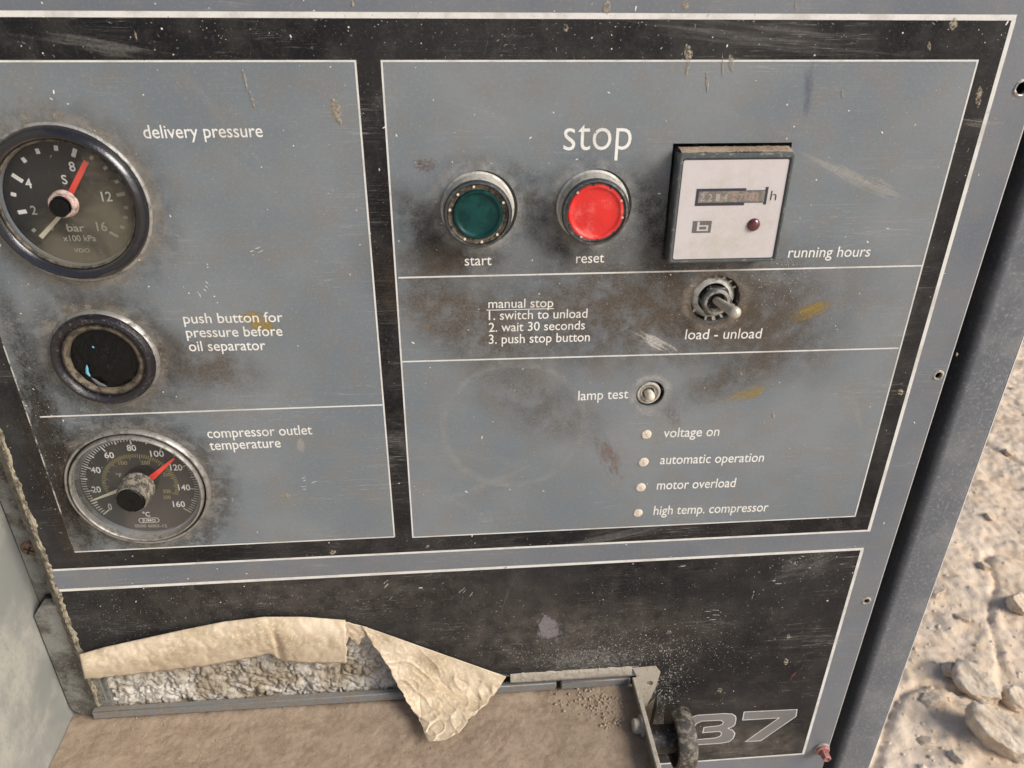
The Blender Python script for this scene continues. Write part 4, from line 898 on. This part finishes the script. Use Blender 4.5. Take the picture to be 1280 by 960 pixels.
def scratches(name, specs, m, h, seed):
    r_ = random.Random(seed); V, F = [], []
    for (x, y, ln, ang_, n, spread, w) in specs:
        for k in range(n):
            cx, cy = x + r_.gauss(0, spread), y + r_.gauss(0, spread); q = P(cx, cy)
            if on_text(cx, cy): continue
            q = P(cx, cy); a = math.radians(ang_ + r_.gauss(0, 9)); L = ln * r_.uniform(.35, 1); ww = w * r_.uniform(.5, 1)
            i = len(V); bend = r_.uniform(-.08, .08) * L; N = 6
            for j in range(N + 1):
                t = j / N * 2 - 1; px_, py_ = q[0] + t * L / 2 * math.cos(a) - bend * (1 - t * t) * math.sin(a), q[1] + t * L / 2 * math.sin(a) + bend * (1 - t * t) * math.cos(a); e = ww * (1 - t * t) * r_.uniform(.5, 1) + .01
                V += [(px_ - math.sin(a) * e, py_ + math.cos(a) * e, h), (px_ + math.sin(a) * e, py_ - math.cos(a) * e, h)]
            F += [(i + 2 * j, i + 2 * j + 1, i + 2 * j + 3, i + 2 * j + 2) for j in range(N)]
    tag(mesh(name, V, F, m, pan, recalc=False), kind='stuff')
rs = random.Random(21); sp = []
sp += [(637, 745, 48, 86, 2, 1, .10), (660, 200, 14, -30, 3, 20, .06), (330, 270, 18, -40, 3, 20, .06), (290, 215, 9, 30, 3, 10, .08), (780, 560, 22, -50, 5, 60, .05), (900, 600, 16, 80, 5, 40, .05), (1010, 150, 16, 60, 4, 30, .06), (1080, 260, 12, 70, 5, 30, .07), (360, 190, 10, 45, 4, 18, .07), (700, 250, 9, 0, 6, 60, .06)]
for k in range(90):
    x_, y_, a_ = rs.uniform(80, 1150), rs.uniform(40, 680), rs.uniform(0, 180); sp.append((x_, y_, rs.uniform(4, 14), a_, rs.randint(3, 8), rs.uniform(3, 9), .05))
for k in range(320): sp.append((rs.uniform(60, 1150), rs.uniform(30, 680), rs.uniform(2, 9), rs.uniform(0, 180), 1, 0, .07))
for k in range(130): sp.append((rs.uniform(650, 1050), rs.uniform(700, 930), rs.uniform(2, 8), rs.gauss(-20, 50), 1, 0, .09))
for k in range(60): sp.append((rs.uniform(130, 640), rs.uniform(720, 770), rs.uniform(2, 7), rs.gauss(-35, 40), 1, 0, .08))
sp += [(330, 130, 7, -50, 6, 8, .12), (250, 330, 4, 60, 3, 4, .1), (560, 165, 7, -50, 9, 10, .10), (590, 770, 14, -38, 10, 16, .12), (500, 735, 9, -45, 8, 9, .13), (280, 460, 8, -10, 6, 8, .12), (300, 470, 7, 40, 4, 4, .14),
       (890, 765, 7, -5, 8, 7, .16), (1000, 730, 7, 0, 6, 8, .12), (960, 770, 6, 75, 8, 7, .14), (1005, 830, 8, -60, 8, 7, .14), (610, 430, 9, -35, 4, 30, .08), (540, 640, 9, 50, 6, 20, .08), (990, 330, 6, -60, 10, 20, .09), (1010, 360, 5, 30, 14, 22, .09), (880, 430, 6, 20, 10, 30, .08),
       (1240, 150, 8, 5, 6, 4, .16), (230, 345, 5, 65, 4, 8, .16), (540, 725, 30, -28, 2, 6, .05), (700, 560, 26, -60, 3, 30, .05), (600, 520, 22, 35, 3, 40, .05)]
scratches('scratches', sp, faint_speck, .16, 4)
sp2 = [(x, y, l, a, n, s, w) for (x, y, l, a, n, s, w) in ((480, 740, 5, -50, 5, 8, .13), (570, 745, 6, -50, 5, 9, .12), (845, 702, 4, 10, 4, 6, .15), (892, 766, 5, 0, 6, 5, .22), (969, 731, 5, 0, 3, 3, .2), (945, 742, 2.5, 90, 5, 5, .2), (385, 603, 5, -8, 5, 4, .18), (288, 625, 4, 70, 3, 3, .15), (1000, 702, 4, 20, 5, 7, .2), (940, 885, 3, 0, 3, 5, .25), (252, 365, 3, 60, 5, 5, .25), (865, 355, 2, 20, 3, 4, .2), (318, 315, 3, -20, 4, 3, .2))]
scratches('paint_chips', sp2, white_speck, .165, 6)
scratches('red_scratch', [(990, 845, 9, -62, 3, 2, .22)], mat('dull_red_mark', C(.30, .07, .06), .6), .17, 3)
for k, pts in enumerate([[(858, 55, 4), (861, 68, 5), (860, 78, 2), (858, 95, 2.5)], [(883, 88, 1.2), (884, 103, 2), (884, 116, 1)], [(903, 66, .8), (903, 100, 1.2)], [(912, 68, 3), (914, 78, 3.5), (915, 92, 1.5)], [(302, 85, 1), (306, 98, 2.2), (309, 117, 1)], [(311, 112, 1), (315, 125, 2), (319, 137, 1)],
        [(415, 122, 4), (419, 135, 7), (422, 148, 5), (427, 158, 1)], [(856, 0, 5), (858, 12, 6)], [(760, 0, 4), (758, 12, 5), (753, 14, 2)], [(1193, 22, 6), (1190, 38, 5)], [(1161, 52, 3), (1162, 64, 2)], [(1129, 488, 5), (1122, 492, 5)], [(414, 688, 5), (418, 693, 4)], [(533, 682, 4), (536, 684, 3)],
        [(1225, 108, 3), (1223, 122, 4), (1222, 136, 2)], [(986, 792, 3), (985, 800, 2)], [(982, 823, 3), (983, 832, 3)], [(899, 860, 4), (900, 866, 3)], [(1053, 112, 2), (1053, 124, 2)], [(926, 465, 3), (927, 470, 3)], [(966, 515, 2), (967, 523, 2)], [(168, 38, 1.5), (171, 52, 2)], [(706, 30, 3), (708, 40, 4)], [(440, 0, 2), (441, 10, 2)], [(995, 0, 1), (994, 12, 1.5)],
        [(835, 788, 3), (838, 792, 3)], [(356, 616, 3), (362, 624, 4)], [(1196, 560 - 120, 1), (1196, 446, 2)]]):
    blob('dried_mud_drip', pts, .15, mud, pan, lift=.22, seed=k * 3.1, wob=.5)

# ================================================================== torn paper, insulation, crumbs
def interp(L, t):
    t = max(0, min(.99999, t)) * (len(L) - 1); i = int(t); f = t - i; return [L[i][k] * (1 - f) + L[i + 1][k] * f for k in range(len(L[0]))]
def resample(L):
    D = [0]
    for i in range(1, len(L)): D.append(D[-1] + math.hypot(L[i][0] - L[i - 1][0], L[i][1] - L[i - 1][1]))
    out = []
    for k in range(101):
        s = D[-1] * k / 100; i = 0
        while i < len(D) - 2 and D[i + 1] < s: i += 1
        f = (s - D[i]) / (D[i + 1] - D[i]); out.append([L[i][j] * (1 - f) + L[i + 1][j] * f for j in range(len(L[0]))])
    return out
def thick(o, t): md = o.modifiers.new('solid', 'SOLIDIFY'); md.thickness = t / 1000; md.offset = 0
top = resample([(99, 818), (130, 809), (180, 798), (230, 787), (280, 777), (330, 771), (380, 771), (432, 775)])
bot = resample([(106, 849), (150, 845), (200, 839), (260, 832), (310, 823), (338, 817), (352, 826), (385, 829), (433, 829)])
def strip_f(a, b):
    tp_, bt_ = interp(top, a), interp(bot, a); x = tp_[0] * (1 - b) + bt_[0] * b; y = tp_[1] * (1 - b) + bt_[1] * b; y += max(0, b * 8 - 7) * (1.5 * noise.noise(Vector((a * 30, 3, 3))) + .8 * noise.noise(Vector((a * 90, 3, 3)))); x += max(0, a * 20 - 19) * (3 * noise.noise(Vector((b * 5, 1, 1))) + 1.5 * noise.noise(Vector((b * 16, 1, 1))))
    fold = math.exp(-((a - .715 - .04 * b) / .014) ** 2) * 4.0 * min(1, b * 2) + (1 - abs(noise.noise(Vector((a * 16, b * 3, 8))))) ** 9 * .8
    h = 1.0 + 6.5 * math.sin(PI * min(1, b * .85 + .08)) ** .8 - fold * b + .5 * noise.noise(Vector((a * 22, b * 4, 0))) + .3 * noise.noise(Vector((a * 60, b * 9, 3)))
    q = P(x, y, h); return (q[0], q[1], h)
V, F = grid(160, 26, strip_f)
o = mesh('curled_paper_strip', V, F, paper, None, True, angle=180); thick(o, .22)
tag(o, 'long tan paper strip curled along the torn lower edge, left of the hanging flap', 'paper', 'torn tan paper')
top = resample([(425, 777), (440, 780), (456, 786), (458, 789)])
V, F = grid(16, 16, lambda a, b: (lambda q, h: (q[0], q[1], h))(P(422 + a * 37, 775 + a * 9 + b * (32 - a * 20 + 5 * math.sin(a * 11) + 3 * math.sin(a * 29)), .8), .8 + .5 * noise.noise(Vector((a * 4, b * 4, 0)))))
o = mesh('torn_paper_scrap', V, F, paper, None, True, angle=180); thick(o, .3)
tag(o, 'little torn paper scrap bridging the curled strip and the hanging flap', 'paper', 'torn tan paper')
lf = resample([(452, 782), (468, 808), (486, 834), (500, 862), (516, 888), (527, 905), (533, 922)])
rt = resample([(456, 783), (520, 803), (580, 825), (634, 844), (622, 862), (606, 882), (588, 897), (575, 915), (556, 925), (536, 927)])
def flap_f(a, b):
    # b runs down the left edge, a across to the outer edge
    l = interp(lf, b); s = .55 * b ** 1.0 + .45 * b * b
    r = interp(rt, .59 + .41 * b)
    x = l[0] * (1 - a) + r[0] * a; y = l[1] * (1 - a) + r[1] * a; jt = max(0, 1 - a * 12) + max(0, a * 12 - 11) * min(1, b * 9); x += jt * (2.2 * noise.noise(Vector((b * 14, a, 2))) + 1.2 * noise.noise(Vector((b * 45, a, 7))))
    v = Vector((x * .05, y * .05, 0)); rd = (1 - abs(noise.noise(v * .7))) ** 12 * .7 + (1 - abs(noise.noise(v * 1.2 + Vector((5, 1, 0))))) ** 14 * .4 - (1 - abs(noise.noise(v * .8 + Vector((1, 7, 0))))) ** 14 * .4 + .12 * noise.noise(v * 5)
    h = 1.2 + 11 * b ** 1.2 * (1 - .35 * a) + .8 * noise.noise(v * .9)
    kz = P(x, y, 0)[1] / DIST; need = DIST - 400.5 / kz + 1.5 * a; h = .5 * (h + need + 2 + math.sqrt((h - need - 2) ** 2 + 16)) + rd * min(1, b * 5 + .2)
    q = P(x, y, h); return (q[0], q[1], h)
V, F = grid(110, 110, flap_f)
o = mesh('hanging_paper_flap', V, F, paper, None, True, angle=180); thick(o, .22)
tag(o, 'crinkled triangular tan paper flap hanging down over the dusty ledge', 'paper', 'torn tan paper')
# insulation
def ins(a, b):
    x = 112 + a * 415; v = Vector((a * 26, b * 4.2, 0)); c = noise.cell(Vector((0, 0, 0)))
    F1 = noise.voronoi(Vector((a * 15 + .5 * int(b * 5), b * 6.5, 0)) + Vector((noise.noise(v), noise.noise(v + Vector((3, 3, 0))), 0)) * .9)[0]
    h = -6.5 - 3.0 * math.exp(-(F1[1] - F1[0]) / .07) + 2.0 * noise.noise(v) + 1.3 * (F1[0] - .4) * (1 if noise.noise(v * .7) > 0 else -1) + 1.2 * abs(noise.noise(v * 2.3)) + .7 * noise.noise(v * 5) + .35 * noise.noise(v * 11)
    y0 = 346 + b * 54
    return (-213 + a * 232, y0, h)
V, F = grid(420, 80, ins)
o = mesh('insulation_pad', V, F, wool, None, True, angle=180)
tag(o, 'crumpled dirty white insulation showing behind the torn paper', 'insulation')
# crumbs on the ledge
def crumbs(spec, seed):
    r_ = random.Random(seed); V, F = [], []
    for (px, py, sp_, n, s0, s1) in spec:
        for k in range(n):
            x, y = px + r_.gauss(0, sp_ * 1.2), py + r_.gauss(0, sp_ * .6)
            # point of the ledge seen there
            a, b = (x - 640) / FPX, (y - 480) / FPX; dv = -RZ + RX * a - RY * b; o_ = W(0, 0, DIST); t = ((ZC - .4048) - o_.z) / dv.z; q = o_ + dv * t
            u_, h_ = q.x * 1000, -q.y * 1000
            if not (-240 < u_ < 104 and -3 < h_ < 84): continue
            s = s0 + (s1 - s0) * r_.random() ** 3; i = len(V); rot = r_.uniform(0, 6); zz = 405 - ledgeh(u_, h_) - s * .3
            for (aa, bb, e) in ((1, 0, 0), (.3, .9, .2), (-.8, .5, 0), (-.7, -.7, .2), (.4, -.9, 0), (.1, 0, .8), (-.1, .1, -.6)):
                aa *= r_.uniform(.6, 1.2); bb *= r_.uniform(.6, 1.2); V.append((u_ + s * (aa * math.cos(rot) - bb * math.sin(rot)), zz - s * e, h_ + s * (aa * math.sin(rot) + bb * math.cos(rot))))
            for q_ in range(5): F += [(i + q_, i + (q_ + 1) % 5, i + 5), (i + (q_ + 1) % 5, i + q_, i + 6)]
    return V, F
V, F = crumbs([(755, 880, 14, 240, .25, 1.3), (772, 905, 9, 110, .25, 1.5), (715, 874, 12, 60, .3, 1.3), (400, 920, 150, 500, .15, .7), (200, 920, 80, 300, .15, .8), (650, 920, 90, 260, .15, .6)], 12)
crumbm = mat('dirt_crumb', C(.36, .28, .20), .95, spec=.1)
o = mesh('dust_crumbs', V, F, crumbm, None, recalc=False); tag(o, 'loose crumbs of dirt in the corner of the dusty ledge', 'crumbs', kind='stuff')
